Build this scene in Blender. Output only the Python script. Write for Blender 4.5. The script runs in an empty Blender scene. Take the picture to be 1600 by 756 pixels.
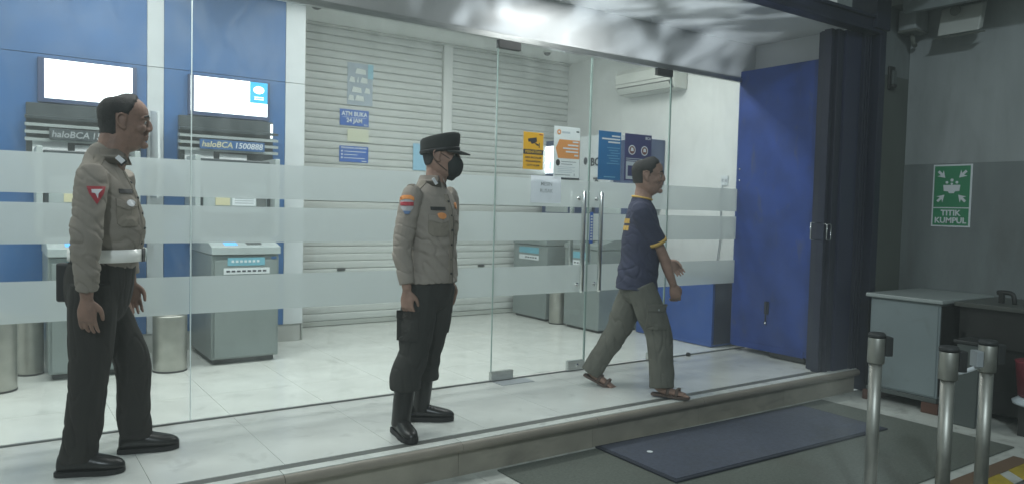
import bpy, bmesh, math, random
from math import radians, sin, cos, pi, sqrt, exp
from mathutils import Vector, Matrix, noise
from mathutils.bvhtree import BVHTree
random.seed(4)
V = Vector
sc = bpy.context.scene
col = sc.collection

# ------------------------------------------------------------------ camera
YAW, PIT, ROL = 0.609510429, -0.0454016344, 0.024333666
cf = V((sin(YAW)*cos(PIT), cos(YAW)*cos(PIT), sin(PIT)))
cr = V((cos(YAW), -sin(YAW), 0)); cu = cr.cross(cf)
cr2 = cr*cos(ROL) + cu*sin(ROL); cu2 = -cr*sin(ROL) + cu*cos(ROL)
cam = bpy.data.cameras.new('camera')
cam.sensor_width = 36; cam.lens = 36*1167.2/1600; cam.clip_start = .05; cam.clip_end = 200
co = bpy.data.objects.new('camera', cam); col.objects.link(co)
mw = Matrix((cr2, cu2, -cf)).transposed().to_4x4(); mw.translation = V((0, -4.765, 1.34))
co.matrix_world = mw; sc.camera = co

# ------------------------------------------------------------------ world, light, exposure
w = bpy.data.worlds.new('World'); sc.world = w; w.use_nodes = True
bg = w.node_tree.nodes['Background']; bg.inputs[0].default_value = (.66, .78, .76, 1); bg.inputs[1].default_value = .31
sc.view_settings.view_transform = 'Standard'; sc.view_settings.look = 'None'
sc.view_settings.exposure = .17; sc.view_settings.gamma = 1
sc.cycles.transparent_max_bounces = 24; sc.cycles.max_bounces = 10
sc.cycles.sample_clamp_indirect = 4

def area(name, loc, target, size, power, colr, size_y=None, spread=None):
    l = bpy.data.lights.new(name, 'AREA'); l.energy = power; l.color = colr; l.size = size
    if size_y: l.shape = 'RECTANGLE'; l.size_y = size_y
    if spread: l.spread = spread
    o = bpy.data.objects.new(name, l); col.objects.link(o); o.location = loc
    d = V(target) - V(loc)
    q = d.to_track_quat('-Z', 'Y'); o.rotation_euler = q.to_euler()
    return o
COOL = (.965, 1.0, .985)
for i, x in enumerate((-1.3, .75, 2.8, 4.85)):          # fluorescent tubes of the room, in rows along the front
    o = area('ceiling_tube_light', (x, .62, 3.22), (x, .62, 0), 1.25, 36, COOL, .32)
    o.rotation_euler = (0, 0, 0)
    o = area('ceiling_tube_light', (x, 2.0, 3.22), (x, 2.0, 0), 1.25, 4, COOL, .30)
    o.rotation_euler = (0, 0, 0)
for x, e in ((.9, 13), (3.7, 10)):                       # two added fill lights under the soffit to brighten the ledge, unseen
    area('added_ledge_light', (x, -.50, 2.975), (x, -.50, 0), .5, e, COOL, .3).rotation_euler = (0, 0, 0)
# street lamp over the forecourt, in front and to the left
area('street_lamp_light', (-3.2, -9.0, 6.4), (4.0, -1.0, 1.2), .5, 330, (.80, .93, 1.0))
# added unseen spot with a noise pattern, throwing broken streaks up on the soffit
sp = bpy.data.lights.new('soffit_streak_spot', 'SPOT'); sp.energy = 850; sp.color = (.85, .95, 1.0); sp.shadow_soft_size = .035
sp.spot_size = radians(46); sp.spot_blend = .5; sp.use_nodes = True
so = bpy.data.objects.new('soffit_streak_spot', sp); col.objects.link(so); so.location = (2.7, -3.5, -.12)
so.rotation_euler = (V((4.1, -.15, 3.0)) - V(so.location)).to_track_quat('-Z', 'Y').to_euler()
nt = sp.node_tree; N = nt.nodes; L = nt.links
em = [n for n in N if n.type == 'EMISSION'][0]
geo = N.new('ShaderNodeNewGeometry'); mp = N.new('ShaderNodeMapping'); mp.inputs['Scale'].default_value = (4.6, 1.6, 9.0)
mp.inputs['Rotation'].default_value = (0, 0, radians(20))
nz = N.new('ShaderNodeTexNoise'); nz.inputs['Scale'].default_value = 3.0; nz.inputs['Detail'].default_value = 1.3; nz.inputs['Distortion'].default_value = .5
rp = N.new('ShaderNodeValToRGB'); rp.color_ramp.elements[0].position = .46; rp.color_ramp.elements[1].position = .68
L.new(geo.outputs['Incoming'], mp.inputs[0]); L.new(mp.outputs[0], nz.inputs['Vector']); L.new(nz.outputs['Fac'], rp.inputs[0])
sx = N.new('ShaderNodeSeparateXYZ'); L.new(geo.outputs['Incoming'], sx.inputs[0])
def mth(op, a, b=None, v=None):
    m_ = N.new('ShaderNodeMath'); m_.operation = op; L.new(a, m_.inputs[0])
    if b is not None: L.new(b, m_.inputs[1])
    if v is not None: m_.inputs[1].default_value = v
    return m_.outputs[0]
edge = mth('GREATER_THAN', mth('DIVIDE', mth('ABSOLUTE', sx.outputs['Z']), mth('ABSOLUTE', sx.outputs['Y'])), v=.79)   # added mask cuts the beam off below the fascia
L.new(mth('MULTIPLY', rp.outputs[0], edge), em.inputs['Strength'])

# ------------------------------------------------------------------ helpers
def tag(o, label=None, cat=None, group=None, kind=None):
    if label: o['label'] = label
    if cat: o['category'] = cat
    if group: o['group'] = group
    if kind: o['kind'] = kind
    return o
def empty(name, loc=(0, 0, 0), rz=0):
    o = bpy.data.objects.new(name, None); col.objects.link(o); o.location = loc; o.rotation_euler = (0, 0, rz); o.empty_display_size = .1
    return o
def thing(name, label, cat, loc=(0, 0, 0), rz=0, group=None): return tag(empty(name, loc, rz), label, cat, group)

_m = {}
def mat(name, c, rough=.6, metal=0, var=.06, scale=6, bump=0, bscale=40, spec=.5, emit=None, es=0, streak=None, coat=0):
    if name in _m: return _m[name]
    m = bpy.data.materials.new(name); m.use_nodes = True; nt = m.node_tree; N = nt.nodes; L = nt.links
    b = N['Principled BSDF']; b.inputs['Roughness'].default_value = rough; b.inputs['Metallic'].default_value = metal
    b.inputs['Specular IOR Level'].default_value = spec; b.inputs['Coat Weight'].default_value = coat
    c = tuple(c)
    if var:
        tc = N.new('ShaderNodeTexCoord'); n = N.new('ShaderNodeTexNoise'); n.inputs['Scale'].default_value = scale; n.inputs['Detail'].default_value = 5
        if streak:
            mp = N.new('ShaderNodeMapping'); mp.inputs['Scale'].default_value = streak; L.new(tc.outputs['Object'], mp.inputs[0]); L.new(mp.outputs[0], n.inputs['Vector'])
        else: L.new(tc.outputs['Object'], n.inputs['Vector'])
        r = N.new('ShaderNodeValToRGB'); r.color_ramp.elements[0].position = .3; r.color_ramp.elements[1].position = .7
        r.color_ramp.elements[0].color = tuple(max(0, x*(1-var)) for x in c) + (1,)
        r.color_ramp.elements[1].color = tuple(min(1, x*(1+var)) for x in c) + (1,)
        L.new(n.outputs['Fac'], r.inputs[0]); L.new(r.outputs[0], b.inputs['Base Color'])
        mr = N.new('ShaderNodeMapRange'); mr.inputs['To Min'].default_value = rough*.85; mr.inputs['To Max'].default_value = min(1, rough*1.2)
        L.new(n.outputs['Fac'], mr.inputs[0]); L.new(mr.outputs[0], b.inputs['Roughness'])
    else: b.inputs['Base Color'].default_value = c + (1,)
    if bump:
        tc2 = N.new('ShaderNodeTexCoord'); n2 = N.new('ShaderNodeTexNoise'); n2.inputs['Scale'].default_value = bscale; n2.inputs['Detail'].default_value = 4
        L.new(tc2.outputs['Object'], n2.inputs['Vector'])
        bp = N.new('ShaderNodeBump'); bp.inputs['Strength'].default_value = bump; bp.inputs['Distance'].default_value = .01
        L.new(n2.outputs['Fac'], bp.inputs['Height']); L.new(bp.outputs[0], b.inputs['Normal'])
    if emit: b.inputs['Emission Color'].default_value = tuple(emit) + (1,); b.inputs['Emission Strength'].default_value = es
    _m[name] = m; return m

def glassmat():
    m = bpy.data.materials.new('clear_glass'); m.use_nodes = True; N = m.node_tree.nodes; L = m.node_tree.links
    N.remove(N['Principled BSDF']); out = N['Material Output']
    lw = N.new('ShaderNodeLayerWeight'); lw.inputs[0].default_value = .5
    pw = N.new('ShaderNodeMath'); pw.operation = 'POWER'; pw.inputs[1].default_value = 5; L.new(lw.outputs['Facing'], pw.inputs[0])
    fr = N.new('ShaderNodeMath'); fr.operation = 'MULTIPLY_ADD'; fr.inputs[1].default_value = .95; fr.inputs[2].default_value = .035; L.new(pw.outputs[0], fr.inputs[0])
    t = N.new('ShaderNodeBsdfTransparent'); t.inputs[0].default_value = (.955, .975, .965, 1)
    g = N.new('ShaderNodeBsdfGlossy'); g.inputs['Roughness'].default_value = .01
    mx = N.new('ShaderNodeMixShader'); L.new(fr.outputs[0], mx.inputs[0]); L.new(t.outputs[0], mx.inputs[1]); L.new(g.outputs[0], mx.inputs[2]); 
    # wiped smears and dust layer, also giving the pane a milky haze
    geo = N.new('ShaderNodeNewGeometry'); mp = N.new('ShaderNodeMapping'); mp.inputs['Scale'].default_value = (1.6, 1, .9); mp.inputs['Rotation'].default_value = (0, .5, 0)
    nz = N.new('ShaderNodeTexNoise'); nz.inputs['Scale'].default_value = 3.2; nz.inputs['Detail'].default_value = 6; nz.inputs['Distortion'].default_value = 1.2
    L.new(geo.outputs['Position'], mp.inputs[0]); L.new(mp.outputs[0], nz.inputs['Vector'])
    mr = N.new('ShaderNodeMapRange'); mr.inputs['From Min'].default_value = .42; mr.inputs['From Max'].default_value = .72; mr.inputs['To Min'].default_value = .008; mr.inputs['To Max'].default_value = .040; L.new(nz.outputs['Fac'], mr.inputs[0])
    df = N.new('ShaderNodeBsdfDiffuse'); df.inputs[0].default_value = (.8, .85, .84, 1); tl_ = N.new('ShaderNodeBsdfTranslucent'); tl_.inputs[0].default_value = (.8, .85, .84, 1)
    ms = N.new('ShaderNodeMixShader'); L.new(df.outputs[0], ms.inputs[1]); L.new(tl_.outputs[0], ms.inputs[2])
    mz = N.new('ShaderNodeMixShader'); L.new(mr.outputs[0], mz.inputs[0]); L.new(mx.outputs[0], mz.inputs[1]); L.new(ms.outputs[0], mz.inputs[2]); L.new(mz.outputs[0], out.inputs[0])
    return m
def frostmat(name, c, tr=.10, tl=.72):
    m = bpy.data.materials.new(name); m.use_nodes = True; N = m.node_tree.nodes; L = m.node_tree.links
    N.remove(N['Principled BSDF']); out = N['Material Output']
    a = N.new('ShaderNodeBsdfTranslucent'); a.inputs[0].default_value = c + (1,)
    d = N.new('ShaderNodeBsdfDiffuse'); d.inputs[0].default_value = c + (1,)
    t = N.new('ShaderNodeBsdfTransparent')
    m1 = N.new('ShaderNodeMixShader'); m1.inputs[0].default_value = 1-tl; L.new(a.outputs[0], m1.inputs[1]); L.new(d.outputs[0], m1.inputs[2])
    m2 = N.new('ShaderNodeMixShader'); m2.inputs[0].default_value = tr; L.new(m1.outputs[0], m2.inputs[1]); L.new(t.outputs[0], m2.inputs[2])
    L.new(m2.outputs[0], out.inputs[0]); return m

M = dict(
 glass=glassmat(), frost=frostmat('frosted_film', (.64, .69, .69), .11),
 reflection=frostmat('painted_reflection', (.62, .72, .84), .62, .2), reflection_w=frostmat('painted_reflection_white', (.93, .98, .95), .30, .2), reflection_c=frostmat('painted_reflection_cyan', (.45, .80, .92), .45, .2), reflection_y=frostmat('painted_reflection_yellow', (.93, .95, .78), .35, .2),  # these pale pieces imitate reflections in the glass
 gedge=mat('glass_edge', (.30, .40, .37), .25, 0, 0), gedgel=mat('glass_edge_bright', (.75, .85, .83), .2, 0, 0),
 tile=mat('white_floor_tile', (.70, .72, .685), .2, 0, .06, 3.5, .012, 9), grout=mat('grout', (.34, .35, .33), .8),
 wall=mat('white_wall_paint', (.66, .68, .665), .55, 0, .03, 2, .03, 60), ceil=mat('ceiling_paint', (.70, .72, .70), .7, 0, .03),
 slat=mat('shutter_slat_paint', (.54, .565, .545), .42, .0, .08, 3, .03, 30, streak=(.6, 1, 8)),
 slatd=mat('shutter_rail_paint', (.42, .44, .41), .5),
 blue=mat('blue_wall_panel', (.034, .135, .35), .38, 0, .10, 2.5), white=mat('white_panel', (.62, .66, .68), .35, 0, .03),
 skirt=mat('grey_skirting', (.42, .43, .41), .5), alu=mat('brushed_aluminium', (.55, .57, .56), .32, .9, .12, 8, streak=(1, 1, 12)),
 steel=mat('stainless_steel', (.46, .46, .42), .44, 1, .12, 10, .02, 60), chrome=mat('chrome', (.75, .77, .76), .12, 1, .04),
 atm=mat('atm_grey_paint', (.235, .275, .27), .38, .15, .07, 3, .02, 80), atml=mat('atm_light_grey', (.42, .47, .47), .38, .1, .05),
 atmd=mat('atm_dark_fascia', (.045, .058, .065), .3, 0, .15), atmn=mat('dark_navy_panel', (.03, .055, .14), .4),
 strip=mat('phone_strip_blue', (.02, .10, .27), .4, 0, .05), key=mat('keypad_plastic', (.10, .11, .11), .5),
 scr=mat('lit_screen_white', (.8, .8, .8), .4, 0, 0, emit=(.88, .97, 1), es=2.4), scrc=mat('lit_screen_cyan', (.02, .3, .6), .4, 0, 0, emit=(.02, .42, .78), es=.95),
 scrl=mat('lit_screen_pale', (.5, .7, .8), .4, 0, 0, emit=(.55, .85, 1), es=.8), scrb=mat('lit_slot_blue', (.1, .3, .7), .4, 0, 0, emit=(.1, .42, 1), es=1.1),
 lab=mat('white_label', (.72, .76, .78), .5, 0, .03), laby=mat('cream_label', (.60, .56, .36), .5), labc=mat('cyan_label', (.16, .42, .52), .5), ink=mat('dark_ink', (.03, .035, .05), .6),
 sblue=mat('sign_blue', (.02, .12, .48), .45, 0, .05), swhite=mat('sign_white', (.78, .82, .84), .5, 0, .02), syel=mat('sign_yellow', (.72, .45, .035), .5, 0, .05),
 sor=mat('sign_orange', (.78, .34, .10), .5, 0, .04), sposter=mat('poster_blue', (.018, .17, .40), .4, 0, .1, 3), snavy=mat('poster_navy', (.045, .05, .17), .45), spale=mat('poster_pale', (.55, .62, .66), .5),
 sgrey=mat('print_grey', (.35, .38, .40), .5), slb=mat('poster_light_blue', (.30, .55, .72), .5), sgreen=mat('sign_green', (.03, .27, .12), .45, 0, .05), scyan=mat('print_cyan', (.22, .5, .7), .5),
 paper=frostmat('backlit_paper', (.88, .91, .97), 0, .62), posterw=frostmat('backlit_poster_paper', (.86, .90, .90), 0, .5), postery=frostmat('backlit_yellow_sheet', (.88, .60, .06), 0, .4),
 soff=mat('glossy_white_soffit', (.66, .68, .69), .25, .0, .06, 1.2, .05, 3), door=mat('blue_door_paint', (.014, .048, .235), .42, .1, .24, 3.5, .03, 12),
 doord=mat('door_edge_navy', (.016, .021, .042), .45), frame=mat('navy_frame_paint', (.014, .018, .042), .4, .1, .15, 4), frame_lit=mat('navy_frame_lit_face', (.022, .028, .072), .35, .1, .12, 4),  # lit column face gets a lighter copy of the frame paint
 boxb=mat('blue_box_paint', (.024, .075, .28), .4, 0, .10, 3), rub=mat('black_rubber', (.018, .018, .018), .7), dark=mat('dark_plastic', (.03, .032, .032), .5),
 riser=mat('beige_riser_stone', (.33, .305, .25), .6, 0, .16, 5, .06, 30), nose=mat('brown_nosing_stone', (.27, .24, .20), .4, 0, .10, 6), pale=mat('pale_marble', (.70, .72, .68), .3, 0, .06, 4),
 carpet=mat('grey_green_carpet', (.125, .14, .12), .95, 0, .22, 60, .5, 220), bmat=mat('blue_door_mat', (.082, .094, .13), .95, 0, .18, 40, .6, 260), bmatd=mat('blue_mat_border', (.025, .03, .045), .8),
 gtile=mat('forecourt_tile', (.56, .58, .54), .45, 0, .10, 3, .05, 40), pave=mat('forecourt_paving', (.12, .125, .11), .85, 0, .2, 8, .3, 60), yel=mat('yellow_road_paint', (.42, .31, .03), .7, 0, .25, 12), brown=mat('brown_kerb_paint', (.16, .10, .06), .7),
 wallo=mat('outer_wall_paint', (.36, .39, .39), .65, 0, .11, 2.2, .06, 30, streak=(2.5, 2.5, .6)), wallod=mat('outer_wall_dado', (.20, .225, .225), .6, 0, .14, 2.2, .06, 30, streak=(2.5, 2.5, .7)), pil=mat('pilaster_paint', (.10, .115, .10), .7, 0, .12, 3), canopy=mat('canopy_soffit_paint', (.17, .18, .155), .7, 0, .1, 2),
 cab=mat('grey_cabinet_paint', (.25, .30, .31), .42, .1, .08, 2.5), cabt=mat('cabinet_top', (.36, .40, .39), .4), rust=mat('rusty_brown', (.10, .045, .03), .8, 0, .25, 12), blackw=mat('black_lacquer', (.022, .022, .02), .45, 0, .25, 6),
 tabt=mat('table_top_stone', (.08, .085, .075), .4, 0, .2, 8), red=mat('red_plastic', (.22, .025, .04), .45, 0, .1), greyp=mat('grey_panel_paint', (.09, .105, .10), .5),
 acw=mat('ac_white_plastic', (.55, .57, .53), .4, 0, .03), acd=mat('ac_louver_shade', (.12, .125, .12), .5),
 skin=mat('skin_brown', (.25, .150, .112), .58, 0, .20, 22, .25, 90), skinl=mat('skin_tan', (.31, .190, .145), .58, 0, .18, 22, .25, 90), lip=mat('lip_brown', (.21, .085, .07), .5), hair=mat('black_hair', (.016, .016, .015), .6, 0, .35, 60, .6, 180),
 eyew=mat('eye_white', (.38, .36, .33), .4, 0, 0), eyed=mat('eye_dark', (.02, .013, .01), .15, 0, 0),
 shirt=mat('khaki_police_shirt', (.265, .235, .20), .85, 0, .07, 9, .12, 300), shirtm=mat('khaki_police_shirt_light', (.30, .265, .23), .85, 0, .07, 9, .12, 300), pocket=mat('khaki_pocket', (.25, .22, .18), .85, 0, .05, 9, .1, 300),
 pants=mat('black_brown_trousers', (.024, .022, .019), .85, 0, .2, 8, .15, 260), pantsb=mat('black_trousers', (.030, .030, .027), .85, 0, .2, 8, .15, 260), boot=mat('black_leather', (.014, .014, .013), .32, 0, .2, 20, .08, 60),
 capm=mat('black_cap_cloth', (.030, .033, .031), .85, 0, .2, 10, .15, 260), mask=mat('black_mask_cloth', (.022, .027, .026), .8, 0, .15, 12, .1, 200), refl=mat('reflective_white_belt', (.97, .97, .93), .3, 0, .03, 10, coat=.5), beltb=mat('black_belt', (.02, .02, .02), .5),
 tee=mat('navy_tshirt', (.038, .043, .082), .85, 0, .1, 8, .1, 260), trimy=mat('yellow_trim', (.62, .40, .10), .8, 0, .05), cargo=mat('grey_green_cargo_cloth', (.125, .125, .105), .88, 0, .16, 8, .15, 240), sandal=mat('brown_sandal', (.11, .075, .06), .6),
 por=mat('patch_orange', (.75, .28, .07), .6), pred=mat('patch_red', (.40, .035, .05), .6), pblue=mat('patch_blue', (.10, .18, .34), .6), pgrey=mat('patch_grey', (.42, .42, .43), .6), pwhite=mat('patch_white', (.75, .76, .78), .5), gold=mat('badge_orange', (.80, .33, .12), .4), tagd=mat('name_tag_dark', (.03, .03, .03), .6), tline=mat('shirt_seam_dark', (.075, .065, .05), .9),
)
def grime(m, scale, lo, hi, amt, stretch=(1, 1, 1)):
    """scuffs and dirt with a shape of their own, laid in world space over a material's colour"""
    N = m.node_tree.nodes; L = m.node_tree.links; b = N['Principled BSDF']; src = b.inputs['Base Color'].links[0].from_socket
    g = N.new('ShaderNodeNewGeometry'); mp = N.new('ShaderNodeMapping'); mp.inputs['Scale'].default_value = stretch; L.new(g.outputs['Position'], mp.inputs[0])
    n = N.new('ShaderNodeTexNoise'); n.inputs['Scale'].default_value = scale; n.inputs['Detail'].default_value = 9; n.inputs['Roughness'].default_value = .62; n.inputs['Distortion'].default_value = .6; L.new(mp.outputs[0], n.inputs['Vector'])
    r = N.new('ShaderNodeMapRange'); r.inputs['From Min'].default_value = lo; r.inputs['From Max'].default_value = hi; r.inputs['To Max'].default_value = amt; L.new(n.outputs['Fac'], r.inputs[0])
    x = N.new('ShaderNodeMix'); x.data_type = 'RGBA'; x.inputs['B'].default_value = (.10, .095, .08, 1); L.new(r.outputs[0], x.inputs['Factor']); L.new(src, x.inputs['A']); L.new(x.outputs['Result'], b.inputs['Base Color'])
grime(M['tile'], 5, .56, .75, .28); grime(M['gtile'], 6, .5, .7, .5); grime(M['pale'], 9, .52, .7, .35); grime(M['riser'], 4, .5, .75, .4, (1, 1, 3)); grime(M['carpet'], 3, .5, .7, .35); grime(M['bmat'], 4, .52, .72, .25)
grime(M['wallo'], 2.2, .52, .75, .30, (1, 1.6, .5)); grime(M['wallod'], 2.5, .5, .72, .38, (1, 1.6, .5)); grime(M['door'], 5, .58, .72, .5, (1, 2, .7)); grime(M['slat'], 3.5, .55, .75, .18, (.6, 1, 1)); grime(M['atm'], 6, .56, .75, .3); grime(M['cab'], 5, .54, .74, .4)
_seen = {}
class MB:
    def __init__(s): s.v = []; s.f = []; s.mi = []
    def add(s, vs, fs, mi=0):
        n = len(s.v); s.v += [tuple(v) for v in vs]; s.f += [tuple(i+n for i in f) for f in fs]; s.mi += [mi]*len(fs); return s
    def box(s, a, b, mi=0):
        x0, y0, z0 = a; x1, y1, z1 = b
        return s.add([(x0,y0,z0),(x1,y0,z0),(x1,y1,z0),(x0,y1,z0),(x0,y0,z1),(x1,y0,z1),(x1,y1,z1),(x0,y1,z1)],
              [(0,3,2,1),(4,5,6,7),(0,1,5,4),(1,2,6,5),(2,3,7,6),(3,0,4,7)], mi)
    def tube(s, P, r, n=12, cap=True, lat=None, sub=1, rnd=False, mi=0):
        vs, fs = tube(P, r, n, lat, sub, rnd if rnd else ('flat' if cap else None)); return s.add(vs, fs, mi)
    def lathe(s, prof, c=(0, 0, 0), n=24, axis='z', mi=0):
        vs = []; fs = []
        for r, z in prof:
            for i in range(n):
                a = 2*pi*i/n; p = (r*cos(a), r*sin(a), z)
                if axis == 'y': p = (r*cos(a), z, r*sin(a))
                if axis == 'x': p = (z, r*cos(a), r*sin(a))
                vs.append((p[0]+c[0], p[1]+c[1], p[2]+c[2]))
        for k in range(len(prof)-1):
            for i in range(n):
                j = (i+1) % n; fs.append((k*n+i, k*n+j, (k+1)*n+j, (k+1)*n+i))
        fs.append(tuple(range(n-1, -1, -1))); fs.append(tuple(range((len(prof)-1)*n, len(prof)*n)))
        return s.add(vs, fs, mi)
    def ell(s, c, r, n=16, m=10, rot=None, mi=0):
        vs, fs = ellip(c, r, n, m, rot); return s.add(vs, fs, mi)
    def prism(s, pts, d, mi=0):     # pts: 3D polygon, d: extrusion vector
        n = len(pts); d = V(d); vs = [V(p) for p in pts] + [V(p)+d for p in pts]
        fs = [tuple(range(n-1, -1, -1)), tuple(range(n, 2*n))] + [(i, (i+1) % n, n+(i+1) % n, n+i) for i in range(n)]
        return s.add(vs, fs, mi)
    def mesh(s, name, mats, smooth=False):
        me = bpy.data.meshes.new(name); me.from_pydata(s.v, [], s.f)
        for m in (mats if isinstance(mats, (list, tuple)) else [mats]): me.materials.append(m)
        if any(s.mi): me.polygons.foreach_set('material_index', s.mi)
        bm = bmesh.new(); bm.from_mesh(me); bmesh.ops.recalc_face_normals(bm, faces=bm.faces); bm.to_mesh(me); bm.free()
        if smooth: me.polygons.foreach_set('use_smooth', [True]*len(me.polygons))
        me.update(); return me
    def build(s, name, mats, parent=None, smooth=False, bevel=0, seg=2):
        o = bpy.data.objects.new(name, s.mesh(name, mats, smooth)); col.objects.link(o)
        if parent: o.parent = parent
        if bevel:
            b = o.modifiers.new('bevel', 'BEVEL'); b.width = bevel; b.segments = seg; b.limit_method = 'ANGLE'; b.angle_limit = radians(50)
        return o

def cat_rom(P, R, sub):
    if sub <= 1 or len(P) < 2: return P, R
    oP, oR = [], []
    n = len(P)
    for i in range(n-1):
        p0, p1, p2, p3 = P[max(i-1, 0)], P[i], P[i+1], P[min(i+2, n-1)]
        r0, r1, r2, r3 = R[max(i-1, 0)], R[i], R[i+1], R[min(i+2, n-1)]
        for k in range(sub):
            t = k/sub
            f = lambda a, b, c, d: .5*((2*b)+(-a+c)*t+(2*a-5*b+4*c-d)*t*t+(-a+3*b-3*c+d)*t*t*t)
            oP.append(V([f(p0[j], p1[j], p2[j], p3[j]) for j in range(3)]))
            oR.append(tuple(max(.001, f(r0[j], r1[j], r2[j], r3[j])) for j in range(2)))
    oP.append(P[-1]); oR.append(R[-1]); return oP, oR
def tube(P, R, n=12, lat=None, sub=1, cap='flat'):
    P = [V(p) for p in P]
    if not isinstance(R, (list, tuple)): R = [R]*len(P)
    R = [(r, r) if not isinstance(r, (list, tuple)) else tuple(r) for r in R]
    P, R = cat_rom(P, R, sub)
    m = len(P); vs = []; fs = []; prev = V(lat) if lat else None
    rings = []
    for i in range(m):
        T = (P[min(i+1, m-1)] - P[max(i-1, 0)]).normalized()
        if prev is None: prev = V((0, 0, 1)) if abs(T.z) < .8 else V((1, 0, 0))
        base = V(lat) if lat else prev
        A = base - T*base.dot(T)
        if A.length < 1e-4: A = T.orthogonal()
        A.normalize(); prev = A
        rings.append((P[i], T, A, T.cross(A), R[i]))
    def ring(p, A, B, a, b): return [p + A*(a*cos(2*pi*k/n)) + B*(b*sin(2*pi*k/n)) for k in range(n)]
    seq = []
    if cap == 'round':
        p, T, A, B, (a, b) = rings[0]; e = min(a, b)
        seq.append(ring(p-T*e*.8, A, B, a*.45, b*.45)); seq.append(ring(p-T*e*.45, A, B, a*.82, b*.82))
    for p, T, A, B, (a, b) in rings: seq.append(ring(p, A, B, a, b))
    if cap == 'round':
        p, T, A, B, (a, b) = rings[-1]; e = min(a, b)
        seq.append(ring(p+T*e*.45, A, B, a*.82, b*.82)); seq.append(ring(p+T*e*.8, A, B, a*.45, b*.45))
    for s_ in seq: vs += s_
    q = len(seq)
    for k in range(q-1):
        for i in range(n):
            j = (i+1) % n; fs.append((k*n+i, k*n+j, (k+1)*n+j, (k+1)*n+i))
    if cap: fs.append(tuple(range(n-1, -1, -1))); fs.append(tuple(range((q-1)*n, q*n)))
    return vs, fs
def ellip(c, r, n=16, m=10, rot=None):
    vs = []; fs = []; c = V(c)
    for j in range(1, m):
        t = pi*j/m
        for i in range(n):
            a = 2*pi*i/n; p = V((r[0]*sin(t)*cos(a), r[1]*sin(t)*sin(a), r[2]*cos(t)))
            if rot: p = rot @ p
            vs.append(c+p)
    top = V((0, 0, r[2])); 
    if rot: top = rot @ top
    vs.append(c+top); vs.append(c-top); k = len(vs)
    for j in range(m-2):
        for i in range(n):
            i2 = (i+1) % n; fs.append((j*n+i, (j+1)*n+i, (j+1)*n+i2, j*n+i2))
    for i in range(n):
        i2 = (i+1) % n; fs.append((k-2, i, i2)); fs.append((k-1, (m-2)*n+i2, (m-2)*n+i))
    return vs, fs
def box(name, a, b, m, parent=None, bevel=0): return MB().box(a, b).build(name, m, parent, bevel=bevel)
def struct(o): o['kind'] = 'structure'; return o
def text(name, s, size, loc, rot, m, parent=None, bold=.0, align='CENTER', ext=.0006, sx=1, shear=0):
    c = bpy.data.curves.new(name, 'FONT'); c.body = s; c.size = size; c.align_x = align; c.align_y = 'CENTER'; c.extrude = ext; c.offset = bold; c.shear = shear; c.resolution_u = 3
    t = bpy.data.objects.new(name, c); col.objects.link(t)
    bpy.context.view_layer.update()
    me = bpy.data.meshes.new_from_object(t.evaluated_get(bpy.context.evaluated_depsgraph_get())); col.objects.unlink(t); bpy.data.objects.remove(t)
    me.materials.clear(); me.materials.append(m); me.name = name
    o = bpy.data.objects.new(name, me); col.objects.link(o); o.location = loc; o.rotation_euler = rot; o.scale = (sx, 1, 1)
    if parent: o.parent = parent
    return o
FY = (pi/2, 0, 0)            # text facing -Y
FX = (pi/2, 0, -pi/2)        # text facing -X

# ------------------------------------------------------------------ SETTING: floors
P6 = .615
floor = struct(box('floor', (-3.0, -1.02, -.12), (6.4, 3.25, -.006), M['grout']))
def tmesh(w_, d_):
    b = MB().box((0, 0, -.012), (w_, d_, 0)); return b.mesh('tile', M['tile'])
g = .0022
tin = tmesh(P6-g, P6-g); tout = tmesh(P6-g, 1.018-g)
for i in range(-4, 11):
    x = i*P6
    if x > 6.3: continue
    o = bpy.data.objects.new('tile', tout); col.objects.link(o); o.parent = floor; o.location = (x, -1.018, 0)
    for j in range(5):
        o = bpy.data.objects.new('tile', tin); col.objects.link(o); o.parent = floor; o.location = (x, j*P6+.001, 0)
# groove, pale edge, nosing and riser of the step
st = struct(empty('step'))
box('track_channel', (-3, -1.084, -.03), (6.3, -1.021, -.002), mat('groove_dark', (.13, .135, .125), .5), st)
for k in range(9):
    x0 = -2.9+k*1.02
    x1 = min(x0+1.017, 6.35)
    if x1 > x0: box('edge_slab', (x0, -1.150, -.03), (x1, -1.0845, .001), M['pale'], st, .003)
    MB().tube([(x0, -1.156, -.031), (x1, -1.156, -.031)], (.027, .027), 28).build('nosing', M['nose'], st)
    box('riser_slab', (x0, -1.13, -.23), (x1, -1.09, -.032), M['riser'], st)
gr = struct(box('ground', (-24, -24, -.30), (24, -1.10, -.216), M['pave']))
ft = MB().box((0, 0, -.006), (.597, .597, 0)).mesh('paving_tile', M['gtile'])
for i in range(0, 13):
    for j in range(3):
        o = bpy.data.objects.new('tile', ft); col.objects.link(o); o.parent = gr; o.location = (-.1+i*.6, -1.72-j*.6, -.209)
struct(MB().box((0, 0, 0), (2.2, .10, .006)).build('kerb_paint_strip', M['brown'])).location = (3.3, -2.80, -.2085)
ym = tag(empty('road_marking'), 'worn yellow paint marking on the paving at the bottom right corner', 'marking'); ym['kind'] = 'structure'
for k in range(3):
    MB().prism([(4.62+k*.36, -3.02, -.208), (4.84+k*.36, -3.02, -.208), (5.10+k*.36, -2.74, -.208), (4.86+k*.36, -2.74, -.208)], (0, 0, .003)).build('stripe', M['yel'], ym)

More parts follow.
